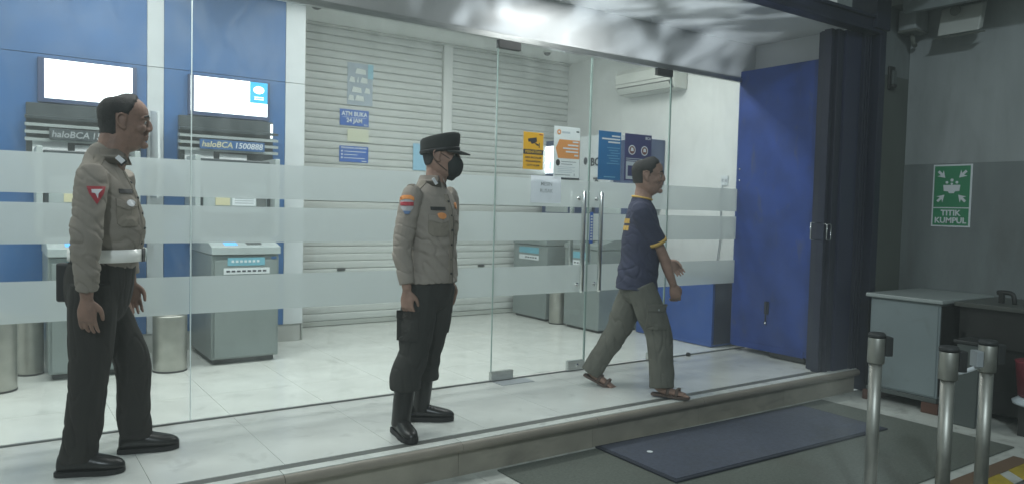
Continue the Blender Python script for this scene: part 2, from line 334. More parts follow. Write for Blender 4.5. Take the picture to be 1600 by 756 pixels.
# carpet and mat
cp = MB(); cp.box((2.44, -2.62, -.209), (5.72, -1.175, -.199)); tag(cp.build('carpet', M['carpet'], bevel=.003), 'large grey green carpet laid below the step in front of the glass doors', 'carpet')
mt = thing('door_mat', 'dark blue ribbed door mat lying on the grey green carpet', 'door mat', (4.27, -1.56, -.198))
mt.rotation_euler = (0, 0, radians(-1.6))
MB().box((-1.075, -.36, 0), (1.075, .36, .012)).build('mat_base', M['bmatd'], mt, bevel=.004)
MB().box((-1.05, -.335, .011), (1.05, .335, .016)).build('pile', M['bmat'], mt)
tag(MB().lathe([(.018, 0), (.02, .002), (.014, .004)], (3.42, -1.45, -.18), 12).build('bottle_cap', M['swhite']), 'tiny white speck of litter lying on the blue door mat', 'litter')

# ------------------------------------------------------------------ SETTING: room shell
WX = 6.33
struct(box('wall_back', (-3, 3.16, 0), (6.5, 3.3, 3.5), M['wall']))
struct(box('wall_right', (WX, .03, -.1), (WX+.15, 3.159, 3.5), M['wall']))
struct(box('wall_left', (-3.15, -1.1, -.1), (-3.0, 3.3, 3.5), M['wall']))
struct(box('ceiling', (-3, .04, 3.262), (WX, 3.159, 3.4), M['ceil']))
struct(box('wall_front_header', (-3, .0, 2.655), (WX, .04, 3.4), M['soff']))
struct(box('soffit', (-3, -1.10, 2.99), (6.45, -.003, 3.06), M['soff']))
struct(box('wall_porch_side', (6.21, -1.0, -.1), (6.33, .028, 2.99), M['soff']))
box_h = tag(box('header_channel', (-3, -.012, 2.612), (6.2, .030, 2.652), M['alu']), 'thin aluminium channel along the top edge of the glass front', 'channel')
# left ATM wall: blue panels, white strips, skirting
aw = struct(empty('wall_atm')); YW = 2.35
def panel(x0, x1, z0, z1, m, name='panel', y=YW, t=.04): return box(name, (x0, y, z0), (x1, y+t, z1), m, aw, .002)
struct(box('wall_atm_core', (-3, YW+.041, 0), (2.49, YW+.09, 3.26), M['skirt']))
ZS = 2.475
for (x0, x1, m) in ((-1.25, -.0, 'white'), (.045, 1.105, 'blue'), (1.108, 1.238, 'white'), (1.241, 2.30, 'blue'), (2.303, 2.49, 'white')):
    panel(x0, x1, ZS+.004, 3.258, M[m])
    if m == 'white': panel(x0, x1, .17, ZS, M[m])
    else: panel(x0, x1, .17, ZS, M[m])
panel(0, .043, .17, 3.258, M['white'])
panel(-3, 2.47, 0, .168, M['skirt'], 'skirting', YW+.012, .028)
box('trim', (2.49, YW+.02, .0), (2.50, YW+.05, 3.258), M['slatd'], aw)

# ------------------------------------------------------------------ roller shutters: every slat
def shutter(x0, x1, label, marks):
    t = thing('roller_shutter', label, 'shutter', (0, 0, 0), 0, 'cream roller shutters closing the back of the room')
    y = 3.075; p = .0815; n = 40
    b = MB(); prof = [(0, 0), (-.004, .004), (-.007, .020), (-.008, .045), (-.006, .066), (-.001, .0755), (.004, .0775), (.004, 0)]
    b.prism([(x0, y+a, z) for a, z in prof], (x1-x0, 0, 0)); me = b.mesh('slat', M['slat'])
    for k in range(1, n):
        o = bpy.data.objects.new('slat', me); col.objects.link(o); o.parent = t; o.location = (0, random.uniform(-.0012, .0012), k*p-.02+random.uniform(-.0012, .0012))
    box('bottom_bar', (x0, y-.012, .006), (x1, y+.012, .056), M['slatd'], t, .004)
    for xm, zm in marks:
        h = box('lock', (xm-.045, y-.03, zm-.012), (xm+.045, y-.009, zm+.014), M['dark'], t, .004)
    return t
shutter(2.52, 4.40, 'wide cream roller shutter behind the standing officer, with two dark locks low down', [(3.17, .615), (4.02, .615)])
shutter(4.53, 6.325, 'cream roller shutter between the white post and the right hand wall', [(5.0, .615)])
tag(MB().box((4.405, 3.03, 0), (4.525, 3.158, 3.26)).build('shutter_post', M['wall'], bevel=.006), 'pale square post between the two roller shutters', 'post')
tag(MB().box((2.505, 3.02, 3.235), (6.32, 3.15, 3.261)).build('shutter_hood', M['slatd'], bevel=.004), 'grey hood rail running along the top of the shutters', 'rail')

def signboard(name, label, cat, x0, x1, z0, z1, y, m, t=.004, group=None):
    s = thing(name, label, cat, ((x0+x1)/2, y, z0), 0, group)
    hw = (x1-x0)/2; MB().box((-hw, -t, 0), (hw, 0, z1-z0)).build('board', m, s, bevel=.001)
    return s, hw, z1-z0
ys = 3.062
s, hw, h = signboard('notice_sign', 'blue sign reading ATM BUKA 24 JAM on the roller shutter', 'sign', 3.13, 3.47, 2.20, 2.375, ys, M['sblue'])
text('lettering', 'ATM BUKA', .066, (0, -.0055, .127), FY, M['swhite'], s, .0016, sx=.92)
text('lettering', '24 JAM', .066, (0, -.0055, .055), FY, M['swhite'], s, .0016, sx=.95)
MB().box((-.14, -.0056, .088), (.14, -.0042, .0915)).build('rule', M['swhite'], s)
text('lettering', 'BCA', .022, (.135, -.0055, .016), FY, M['swhite'], s, .0005)
s, hw, h = signboard('notice_sign', 'small blue sign with three white lines of instructions low on the shutter', 'sign', 3.13, 3.47, 1.80, 1.975, ys, M['sblue'])
text('lettering', 'PENGGUNAAN ATM BERSAMA', .022, (0, -.0055, .155), FY, M['swhite'], s, .0008)
for k in range(3):
    MB().lathe([(.010, -.0060), (.010, -.0042)], (-.14, 0, .118-k*.036), 12, 'y').build('bullet', M['swhite'], s)
    MB().box((-.115, -.0056, .113-k*.036), ((.14, .04, .13)[k], -.0042, .120-k*.036)).build('text_line', M['swhite'], s)
MB().box((.09, -.0056, .010), (.15, -.0042, .018)).build('text_line', M['swhite'], s)
tag(MB().box((4.03, 3.056, 1.75), (4.20, 3.062, 2.06)).build('notice_sheet', M['slb']), 'light blue sheet on the shutter partly behind the capped officer\'s head', 'notice')
# glass reflection of a sign, painted as pale pieces on the shutter
s = thing('painted_reflection', 'painted pale blue white reflection of lettering above the ATM BUKA 24 JAM sign', 'reflection', (3.36, 3.058, 2.43))
MB().box((-.15, -.002, 0), (.15, 0, .46)).build('sheet', M['reflection'], s)
MB().box((.09, -.004, .30), (.155, -.0025, .46)).build('tab', M['reflection_c'], s)
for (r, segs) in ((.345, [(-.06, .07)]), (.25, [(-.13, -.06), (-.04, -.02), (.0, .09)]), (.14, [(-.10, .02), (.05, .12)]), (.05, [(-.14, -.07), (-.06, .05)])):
    for a, b in segs: MB().prism([(a, -.0035, r), (b, -.0035, r-.005), (b-.008, -.0035, r+.05), (a+.02, -.0035, r+.06)], (0, -.001, 0)).build('glyph', M['reflection_w'], s)
tag(MB().box((3.22, 3.055, 2.03), (3.47, 3.058, 2.165)).build('painted_reflection', M['reflection_y']), 'painted pale yellow glass reflection between the two blue signs on the shutter', 'reflection')

# ------------------------------------------------------------------ ATMs
def atm_left(x, label, first):
    t = thing('cash_machine', label, 'cash machine', (x, 0, 0), 0, 'cash machines along the blue wall')
    # pedestal body
    b = MB().box((0, 1.56, .045), (.545, 2.30, .90)); b.build('body', M['atm'], t, bevel=.008)
    MB().box((.02, 1.54, .06), (.525, 1.559, .86)).build('front_door', M['atm'], t, bevel=.004)
    box('plinth', (.03, 1.60, .004), (.515, 2.28, .044), M['dark'], t)
    sh = MB(); sh.prism([(0-.005, 1.53, .905), (-.005, 1.53, .965), (-.005, 1.80, 1.03), (-.005, 2.30, 1.03), (-.005, 2.30, .905)], (.555, 0, 0)); sh.build('keypad_shelf', M['atml'], t, bevel=.004)
    q = Matrix.Rotation(math.atan2(.065, .27), 4, 'X')
    for i in range(4):
        for j in range(3):
            k = MB().box((-.012, -.010, 0), (.012, .010, .007)).build('key', M['key'], t); k.location = (.30+i*.032, 1.60+j*.028, .981+j*.0068); k.rotation_euler = (math.atan2(.065, .27), 0, 0)
    k = MB().box((-.05, -.05, 0), (.05, .05, .006)).build('card_slot', M['scrb'], t); k.location = (.16, 1.63, .986); k.rotation_euler = (math.atan2(.065, .27), 0, 0)
    MB().box((.12, 1.5365, .815), (.42, 1.5395, .880)).build('label', M['labc'], t)
    MB().box((.09, 1.5365, .745), (.46, 1.5395, .795)).build('label', M['lab'], t)
    for k in range(8): MB().box((.11+k*.042, 1.534, .762), (.138+k*.042, 1.5362, .776)).build('logo', M['ink'], t)
    for k in range(7): MB().box((.15+k*.034, 1.534, .84), (.17+k*.034, 1.5362, .858)).build('logo', M['lab'], t)
    box('badge', (.475, 1.5365, .865), (.515, 1.5395, .885), M['strip'], t)
    # head with recessed operating face
    hd = MB().box((0, 2.02, 1.03), (.60, 2.33, 1.70)); hd.build('head', M['atmd'], t, bevel=.006)
    box('side_cheek', (-.055, 1.90, 1.03), (-.012, 2.32, 1.72), M['atml'], t, .006); box('side_cheek', (.612, 1.90, 1.03), (.655, 2.32, 1.72), M['atml'], t, .006)
    box('face_panel', (.03, 2.0, 1.24), (.57, 2.019, 1.50), M['atml'], t, .003)
    box('display', (.05, 1.985, 1.42), (.36, 1.999, 1.62), M['key'], t, .003) if first else box('display', (.49, 1.975, 1.27), (.62, 1.984, 1.46), M['scr'], t, .003)
    box('instruction_label', (.13, 1.992, 1.30), (.25, 1.9985, 1.385), M['laby'], t); box('instruction_label', (.27, 1.992, 1.30), (.47, 1.9985, 1.385), M['lab'], t)
    for k in range(3): MB().box((.29, 1.9895, 1.32+k*.02), (.45, 1.9915, 1.326+k*.02)).build('text_line', M['sgrey'], t)
    box('receipt_slot', (.48, 1.990, 1.29), (.56, 1.9985, 1.40), M['key'], t)
    return t
def surround(x, label, dim_strip):
    t = thing('machine_surround', label, 'surround', (x, 0, 0), 0, 'lit surrounds above the cash machines')
    box('recess', (-.02, YW-.06, 1.62), (.80, YW-.002, 2.08), M['atmd'], t, .004)
    for k in range(4):
        z = 1.955-k*.058
        MB().prism([(-.03, YW-.065, z), (-.03, YW-.15, z-.008), (-.03, YW-.155, z+.014), (-.03, YW-.065, z+.026)], (.85, 0, 0)).build('hood_slat', M['atml'] if k else M['atmd'], t)
    box('name_strip', (.13, YW-.172, 1.79), (.69, YW-.157, 1.875), M['atmd'] if dim_strip else M['strip'], t, .002)  # dim look of the unlit strip is put into its colour
    text('lettering', 'haloBCA', .072, (.275, YW-.1735, 1.832), FY, M['sgrey'] if dim_strip else M['laby'], t, .0012, shear=.15)
    text('lettering', '1500888', .072, (.545, YW-.1735, 1.832), FY, M['sgrey'] if dim_strip else M['lab'], t, .0006, shear=.15)
    box('screen_frame', (.06, YW-.05, 2.09), (.77, YW-.001, 2.445), M['atmn'], t, .004)
    box('screen', (.105, YW-.058, 2.125), (.735, YW-.051, 2.435) if dim_strip else (.585, YW-.051, 2.435), M['scr'], t)
    if not dim_strip:
        box('screen_panel', (.5865, YW-.058, 2.245), (.745, YW-.051, 2.435), M['scrc'], t); box('screen_panel', (.5865, YW-.058, 2.125), (.745, YW-.051, 2.244), M['scr'], t)
        MB().ell((.665, YW-.059, 2.365), (.05, .002, .035), 18, 8).build('screen_emblem', M['scr'], t)
        for k in range(2): box('text_line', (.625, YW-.0597, 2.295-k*.018), (.71, YW-.0585, 2.302-k*.018), M['scr'], t)
        box('side_lamp', (.775, YW-.10, 1.93), (.785, YW-.06, 2.06), M['scr'], t)
    for k, (a, b_) in enumerate(((0.02, .26), (.31, .55))): box('paper_notice', (a, YW-.105, 1.62), (b_, YW-.10, 1.78-.02*k), M['lab'], t)
    return t
atm_left(1.46, 'grey floor standing cash machine with blue lit slot, under the 1500888 strip nearest the shutter', True)
surround(1.37, 'dark hooded surround with bright screen and cyan corner, left of the white pillar', False)
atm_left(.335, 'grey cash machine mostly hidden behind the officer at the left edge', False)
surround(.25, 'dark hooded surround with fully white screen, behind the bareheaded officer', True)
wing = thing('privacy_wing', 'pale upright privacy wing between the two left cash machines', 'divider', (1.13, 0, 0))
MB().prism([(0, 2.34, 1.35), (0, 2.02, 1.35), (0, 1.97, 1.66), (0, 2.00, 2.06), (0, 2.34, 2.10)], (.018, 0, 0)).build('panel', M['white'], wing, bevel=.003)
for z in (1.6, 2.05): MB().lathe([(.008, 0), (.008, .028)], (-.005, 2.04, z), 10, 'x').build('bolt', M['chrome'], wing)

def atm_right(y0, y1, label, g_):
    t = thing('cash_machine', label, 'cash machine', (0, 0, 0), 0, 'cash machines along the right hand wall')
    box('body', (5.40, y0, .03), (6.0, y1, .90), M['atm'], t, .008); box('plinth', (5.43, y0+.03, .003), (5.98, y1-.03, .03), M['dark'], t)
    MB().prism([(5.385, y0-.004, .905), (5.385, y0-.004, .95), (5.62, y0-.004, 1.02), (6.05, y0-.004, 1.02), (6.05, y0-.004, .905)], (0, y1-y0+.008, 0)).build('keypad_shelf', M['atm'], t, bevel=.004)
    for k in range(4): box('key', (5.45+k*.03, y0+.2, .9765+k*.009), (5.47+k*.03, y0+.4, .986+k*.009), M['key'], t)
    box('label', (5.3965, y0+.16, .80), (5.3995, y1-.12, .87), M['labc'], t); box('label', (5.3965, y0+.16, .72), (5.3995, y1-.12, .775), M['lab'], t)
    for k in range(5): box('logo', (5.394, y0+.2+k*.05, .74), (5.3962, y0+.23+k*.05, .755), M['ink'], t)
    box('head', (5.80, y0+.03, 1.021), (6.2, y1-.03, 1.66), M['atmn'], t, .006)
    box('display', (5.79, y0+.12, 1.30), (5.799, y1-.12, 1.56), M['atml'], t)
    return t
atm_right(2.24, 2.92, 'grey cash machine farthest along the right wall, beside the steel bin', True)
atm_right(1.30, 1.90, 'grey cash machine nearest the doors, behind the door handles', False)
t = thing('machine_surround', 'white upright panel with dark BCA lettering above the right wall cash machines', 'surround', (0, 0, 0))
box('panel', (5.96, 1.80, 1.50), (6.32, 2.36, 2.235), M['white'], t, .004)
text('lettering', 'BCA', .13, (5.955, 2.02, 1.91), FX, M['ink'], t, .004); text('lettering', 'K', .15, (5.955, 2.04, 1.685), (pi/2, pi/2, -pi/2), M['ink'], t, .004)
MB().ell((5.955, 2.24, 1.93), (.002, .035, .045), 12, 8).build('emblem', M['ink'], t)
t = thing('lit_display', 'bright white display in a navy frame beside the yellow camera warning sign', 'display', (0, 0, 0))
box('frame', (5.98, 2.58, 1.73), (6.32, 3.14, 2.22), M['atmn'], t, .004); box('screen', (5.971, 2.72, 1.80), (5.979, 3.10, 2.15), M['scr'], t)
for k in range(3): box('bar', (5.9685, 2.76+k*.09, 1.85), (5.9705, 2.80+k*.09, 1.93+.01*k), M['scrl'], t)
t = thing('display_panel', 'dark navy panel on the right wall seen behind the blue poster', 'panel', (0, 0, 0))
box('panel', (6.0, 1.28, 1.48), (6.32, 1.78, 2.15), M['atmn'], t, .004)

# bins
def bin_(x, y, h, r, label):
    t = thing('waste_bin', label, 'bin', (x, y, 0), 0, 'steel waste bins')
    MB().lathe([(r*.98, .0), (r, .012), (r, h-.012), (r*.985, h), (r*.9, h+.004), (r*.86, h-.03)], (0, 0, 0), 32).build('drum', M['steel'], t, True)
    MB().lathe([(r*.80, h-.028), (r*.82, h-.026), (r*.6, h-.024)], (0, 0, 0), 28).build('opening', M['dark'], t, True)
    MB().lathe([(r*1.015, 0), (r*1.015, .014)], (0, 0, -.0), 32).build('base_ring', M['rub'], t, True)
    return t
bin_(1.15, 1.55, .44, .125, 'round steel bin standing left of the cash machine with the lit slot')
bin_(.02, 1.42, .52, .125, 'round steel bin cut off by the left edge of the picture')
bin_(.235, 1.90, .43, .09, 'thin steel bin against the blue wall at the far left')
bin_(5.47, 2.09, .42, .105, 'round steel bin between the two right wall cash machines')

# ------------------------------------------------------------------ air conditioner, ceiling domes, sockets
t = thing('air_conditioner', 'white wall mounted air conditioner high on the right wall', 'air conditioner', (0, 0, 0))
MB().prism([(6.325, .98, 2.99), (6.15, .98, 2.99), (6.09, .98, 2.93), (6.09, .98, 2.78), (6.16, .98, 2.70), (6.325, .98, 2.69)], (0, .92, 0)).build('body', M['acw'], t, bevel=.012)
MB().box((6.083, 1.0, 2.815), (6.0885, 1.88, 2.819)).build('seam', M['acd'], t)
MB().prism([(6.085, 1.02, 2.775), (6.15, 1.02, 2.700), (6.154, 1.02, 2.705), (6.089, 1.02, 2.780)], (0, .84, 0)).build('louver', M['acd'], t)
MB().prism([(6.07, 1.03, 2.755), (6.12, 1.03, 2.70), (6.123, 1.03, 2.704), (6.073, 1.03, 2.76)], (0, .82, 0)).build('flap', M['acw'], t)
MB().tube([(6.30, .97, 2.9), (6.30, .90, 2.9), (6.30, .86, 3.1), (6.30, .86, 3.26)], .018, 8).build('pipe', M['acw'], t, True)
for (x, y, r, lab) in ((2.58, 2.30, .07, 'dark dome camera on the ceiling at the left end of the shutters'), (5.60, 2.60, .05, 'small grey sensor on the ceiling near the right wall')):
    t = thing('dome_camera', lab, 'camera', (x, y, 3.262), 0, 'ceiling domes')
    MB().lathe([(r, -.02), (r, 0)], n=20).build('base', M['acw'], t, True); MB().ell((0, 0, -.02), (r*.85, r*.85, r*.7), 16, 8).build('dome', M['dark'], t, True)
t = thing('wall_socket', 'grey double socket plate on the right wall above the frosted band', 'socket', (6.325, .42, 1.68))
box('plate', (-.008, -.045, -.05), (0, .045, .05), M['white'], t, .002)
for s_ in (-1, 1): box('outlet', (-.012, s_*.02-.012, -.015), (-.0085, s_*.02+.012, .015), M['sgrey'], t)
t = thing('wall_socket', 'small switch plate next to the blue folded door leaf', 'socket', (6.325, .24, 1.67))
box('plate', (-.008, -.035, -.015), (0, .035, .02), M['white'], t, .002); box('outlet', (-.012, -.03, -.02), (-.0085, .03, -.016), M['sgrey'], t)
tag(MB().tube([(6.315, .44, 1.63), (6.315, .45, 1.4), (6.312, .44, 1.1), (6.31, .47, .8), (6.31, .46, .4)], .006, 8, sub=5).build('power_cable', M['sgrey'], None, True), 'thin grey cable running down the right wall from the socket', 'cable')
t = thing('blue_box', 'low blue metal box on the floor behind the right glass pane', 'box', (0, 0, 0))
box('body', (5.87, .14, .006), (6.32, 1.2, .70), M['boxb'], t, .006); box('lid', (5.865, .135, .70), (6.322, 1.205, .722), M['doord'], t, .003)
box('front_panel', (5.90, .1345, .03), (6.30, .1395, .69), M['doord'], t)

# ------------------------------------------------------------------ glass front
ZT = 2.612
BANDS = ((.66, .885), (1.085, 1.307), (1.358, 1.577))
def pane(x0, x1, name, label, cat, z0=.012, ZT=ZT, group=None, edgel=None, edger=None):
    t = thing(name, label, cat, (x0, 0, 0), 0, group)
    w_ = x1-x0
    MB().box((.0015, -.006, z0), (w_-.0015, .006, ZT)).build('pane', M['glass'], t)
    for a, b in BANDS: MB().add([(.003, -.0075, a), (w_-.003, -.0075, a), (w_-.003, -.0075, b), (.003, -.0075, b)], [(0, 1, 2, 3)]).build('frosted_band', M['frost'], t)
    if edgel: MB().box((-.002, -.0066, z0), (.0025, .0066, ZT)).build('polished_edge', edgel, t)
    if edger: MB().box((w_-.0025, -.0066, z0), (w_+.002, .0066, ZT)).build('polished_edge', edger, t)
    return t
G = 'clear glass panes of the shopfront'
pane(-1.25, .977, 'shopfront_glazing', 'fixed glass panel at the left behind the bareheaded officer', 'glass panel', group=G)
pane(.981, 3.147, 'shopfront_glazing', 'wide fixed glass panel behind the capped officer, up to the doors', 'glass panel', group=G, edgel=M['gedgel'])
pane(5.036, 6.0, 'shopfront_glazing', 'fixed glass panel between the doors and the tall blue leaf', 'glass panel', group=G, edgel=M['gedge'])
box('floor_channel', (-3, -.010, .0004), (6.2, .010, .009), mat('channel_dark', (.16, .17, .165), .5), thing('glass_floor_channel', 'thin dark channel in the floor under the glass front', 'channel'))
def patch(x0, x1, z0, z1, t, m, y=.019): return box('patch_fitting', (x0, -y, z0), (x1, y, z1), m, t, .003)
def bar(x, t):
    for s_, nm in ((-1, 'handle'), (1, 'handle')):
        y = s_*.075
        h_ = MB().tube([(x, y, .675), (x, y, 1.475)], .019, 16, rnd='round').build('handle', M['chrome'], t, True)
        for z in (.72, 1.43):
            MB().tube([(x, s_*.008, z), (x, y, z)], .009, 10).build('handle_stand', M['chrome'], h_, True)
            MB().lathe([(.017, s_*.0075), (.017, s_*.014)], (x, 0, z), 14, 'y').build('rosette', M['chrome'], h_, True)
d1 = pane(3.157, 4.088, 'glass_door', 'left hand glass door with the yellow sign and taped paper', 'glass door', .02, ZT-.01, G, M['gedge'], M['gedge'])
d2 = pane(4.096, 5.028, 'glass_door', 'right hand glass door the walking man is passing', 'glass door', .02, ZT-.01, G, M['gedge'], M['gedge'])
bar(.826, d1); bar(.076, d2)
patch(-.006, .20, 2.545, 2.607, d1, M['dark']); patch(-.006, .20, .008, .075, d1, M['alu']); patch(.755, .985-.055, .008, .085, d1, M['alu'])
patch(.745, .94, 2.545, 2.607, d2, M['dark']); patch(.745, .94, .008, .075, d2, M['alu'])
MB().lathe([(.016, -.021), (.016, -.0185)], (.85, 0, .045), 14, 'y').build('lock_cylinder', M['chrome'], d1, True)
box('lock_tag', (.014, -.0095, 1.06), (.05, -.0078, 1.32), M['sblue'], d2); 
for k in range(9): box('letter', (.022, -.0110, 1.085+k*.024), (.042, -.0097, 1.10+k*.024), M['lab'], d2)
tag(box('floor_spring_plate', (3.16, -.16, .0006), (3.46, -.03, .004), M['sgrey']), 'grey floor spring plate in front of the left door hinge', 'plate')
tag(box('floor_spring_plate', (4.80, -.15, .0006), (5.07, -.03, .004), M['sgrey']), 'grey floor spring plate by the walking man\'s feet', 'plate')
tag(MB().lathe([(.02, 0), (.024, .01), (.018, .03), (.008, .034)], (5.35, -.03, 0), 14).build('door_stop', M['dark'], None, True), 'small dark door stop on the floor at the right glass panel', 'door stop')

# posters on the glass (outside face of the glass, printed sheets)
yp = -.009
s, hw, h = signboard('warning_sign', 'yellow camera warning sign with black band, on the left door', 'sign', 3.405, 3.60, 1.645, 1.935, yp, M['postery'], .002)
box('band', (-hw, -.0034, .118), (hw, -.0022, .155), M['ink'], s); text('lettering', 'PERHATIAN', .030, (0, -.0036, .136), FY, M['syel'], s, .0008)
cmx = MB(); cmx.prism([(-.055, -.0023, .238), (.028, -.0023, .252), (.034, -.0023, .222), (.012, -.0023, .206), (-.018, -.0023, .198), (-.030, -.0023, .216), (-.05, -.0023, .214)], (0, -.001, 0)); cmx.prism([(.012, -.0023, .206), (.03, -.0023, .206), (.03, -.0023, .188), (.052, -.0023, .188), (.052, -.0023, .172), (.06, -.0023, .172), (.06, -.0023, .21), (.052, -.0023, .21), (.052, -.0023, .196), (.020, -.0023, .196)], (0, -.001, 0)); cmx.build('camera_pictogram', M['ink'], s)
for k, tx in enumerate(('AREA INI DALAM', 'PENGAWASAN', 'CCTV 24 JAM')): text('lettering', tx, .021, (0, -.0030, .092-k*.030), FY, M['ink'], s, .0003)
box('corner_mark', (.055, -.0030, .272), (.09, -.0022, .280), M['pred'], s)
s, hw, h = signboard('poster', 'white and orange information poster with curled corner, beside the yellow sign', 'poster', 3.705, 3.975, 1.595, 2.005, yp-.001, M['posterw'], .002)
MB().prism([(-.115, -.0023, .235), (-.08, -.0023, .305), (.132, -.0023, .305), (.132, -.0023, .155), (-.09, -.0023, .155)], (0, -.001, 0)).build('orange_arrow', M['sor'], s)
for k in range(5):
    wd = (.06, .11, .16, .13, .04)[k]; box('text_line', (.118-wd, -.0042, .284-k*.027), (.118, -.0034, .296-k*.027), M['swhite'], s)
cc = []
for k in range(20):
    a = 2*pi*k/20; cc.append((-.085+.021*cos(a), -.0023, .363+.021*sin(a)))
MB().prism(cc, (0, -.001, 0)).build('round_logo', M['sor'], s); box('logo_text', (-.055, -.0030, .355), (.03, -.0022, .372), M['spale'], s)
MB().prism([(-.085+.009*cos(2*pi*k/14), -.0034, .363+.009*sin(2*pi*k/14)) for k in range(14)], (0, -.0006, 0)).build('round_logo_core', M['swhite'], s)
box('logo_text', (.095, -.0030, .370), (.125, -.0022, .383), M['ink'], s)
MB().prism([(-.09+.021*cos(2*pi*k/20), -.0023, .118+.026*sin(2*pi*k/20)) for k in range(20)], (0, -.001, 0)).build('round_emblem', M['tagd'], s)
for k in range(2): box('text_line', (-.055, -.0030, .125-k*.02), (.10-k*.04, -.0022, .131-k*.02), M['sgrey'], s)
for k in range(4): box('text_line', (-.09, -.0030, .082-k*.014), (.09-.03*(k % 2), -.0022, .086-k*.014), M['spale'], s)
box('text_line', (-.12, -.0030, .018), (.04, -.0022, .024), M['sgrey'], s); box('text_line', (.08, -.0030, .014), (.086, -.0022, .036), M['sgrey'], s)
s, hw, h = signboard('poster', 'plain bright blue poster with small white text, right door', 'poster', 4.180, 4.435, 1.595, 2.005, yp, M['sposter'], .002)
for k, (a, b) in enumerate(((.02, .115), (-.09, .115), (-.02, .115))): box('text_line', (a, -.0030, .365-k*.026), (b, -.0022, .378-k*.026), M['swhite'], s)
for k in range(7): box('text_line', (-.03+.02*(k % 3), -.0030, .27-k*.022), (.115-.02*(k % 2), -.0022, .275-k*.022), M['scyan'], s)
box('text_line', (-.06, -.0030, .022), (.07, -.0022, .03), M['scyan'], s)
s, hw, h = signboard('poster', 'dark navy poster with two round pictograms above the walking man\'s head', 'poster', 4.480, 4.80, 1.60, 2.005, yp, M['snavy'], .002)
text('lettering', 'BCA', .034, (.115, -.0030, .375), FY, M['swhite'], s, .0006)
for cx in (-.075, .075):
    MB().prism([(cx+.042*cos(2*pi*k/24), -.0023, .265+.042*sin(2*pi*k/24)) for k in range(24)], (0, -.001, 0)).build('roundel', M['swhite'], s)
    MB().prism([(cx+.033*cos(2*pi*k/24), -.0034, .265+.033*sin(2*pi*k/24)) for k in range(24)], (0, -.0005, 0)).build('roundel_core', M['lip'], s)
    MB().prism([(cx-.018, -.0040, .255), (cx+.02, -.0040, .255), (cx+.012, -.0040, .285), (cx-.012, -.0040, .285)], (0, -.0005, 0)).build('pictogram', M['swhite'], s)
for k in range(2): box('text_line', (-.14, -.0030, .188-k*.016), (.14, -.0022, .194-k*.016), M['spale'], s)
box('lower_panel', (-.14, -.0030, .012), (.15, -.0022, .165), M['spale'], s); box('lower_picture', (-.12, -.0040, .04), (-.03, -.0031, .13), M['snavy'], s)
for k in range(3): box('text_line', (.0, -.0040, .11-k*.03), (.12, -.0031, .116-k*.03), M['sgrey'], s)
# white sheet taped inside
s = thing('taped_paper', 'white paper reading MESIN RUSAK taped below the yellow sign', 'paper', (3.635, -.011, 1.385))
pv = []; pf = []
for j in range(9):
    for i in range(9): pv.append(((i/8-.5)*.305, -.004*sin(i*.9+j*.4)-.003, j/8*.215))
for j in range(8):
    for i in range(8): pf.append((j*9+i, j*9+i+1, (j+1)*9+i+1, (j+1)*9+i))
MB().add(pv, pf).build('sheet', M['paper'], s, True)
text('lettering', 'MESIN', .042, (.0, -.0095, .150), FY, M['sgrey'], s, .0003); text('lettering', 'RUSAK', .042, (.0, -.0095, .095), FY, M['sgrey'], s, .0003)

# ------------------------------------------------------------------ tall blue folded leaf, frame, beam
t = thing('folding_door_leaf', 'tall blue metal door leaf folded open at the right end of the porch', 'door', (0, 0, 0))
box('leaf', (6.0, -.86, .055), (6.085, .015, 2.715), M['door'], t, .004)
box('leaf_edge', (5.998, -.905, .01), (6.09, -.861, 2.722), M['doord'], t, .004)
box('kick_plate', (5.994, -.80, .05), (5.9993, -.01, .11), M['door'], t, .001)
box('bolt_plate', (5.992, -.42, .40), (5.9993, -.37, .52), M['doord'], t, .002); MB().tube([(5.985, -.395, .30), (5.985, -.395, .52)], .007, 10).build('bolt', M['doord'], t, True)
MB().lathe([(.012, 0), (.012, .012)], (5.978, -.395, .32), 12, 'x').build('keyhole', M['chrome'], t, True)
box('guide_foot', (5.985, -.82, .012), (6.07, -.45, .05), M['rub'], t, .003)
for z in (1.77, 1.66): MB().lathe([(.008, 0), (.008, .01)], (5.99, -.03, z), 10, 'x').build('rivet', M['chrome'], t, True)
def uhandle(x, y, z, t):
    return MB().tube([(x, y, z-.055), (x, y-.028, z-.06), (x+.004, y-.032, z), (x, y-.028, z+.06), (x, y, z+.055)], .005, 8, sub=3).build('handle', M['chrome'], t, True)
def loop_h(x, y, z, w_, h_, t):
    P_ = [(x-w_/2, y, z+h_/2), (x-w_/2, y-.03, z+h_/2-.01), (x-w_/2, y-.03, z-h_/2+.01), (x, y-.03, z-h_/2), (x+w_/2, y-.03, z-h_/2+.01), (x+w_/2, y-.03, z+h_/2-.01), (x, y-.03, z+h_/2), (x-w_/2, y-.03, z+h_/2-.01)]
    return MB().tube(P_, .0045, 8).build('handle', M['chrome'], t, True)

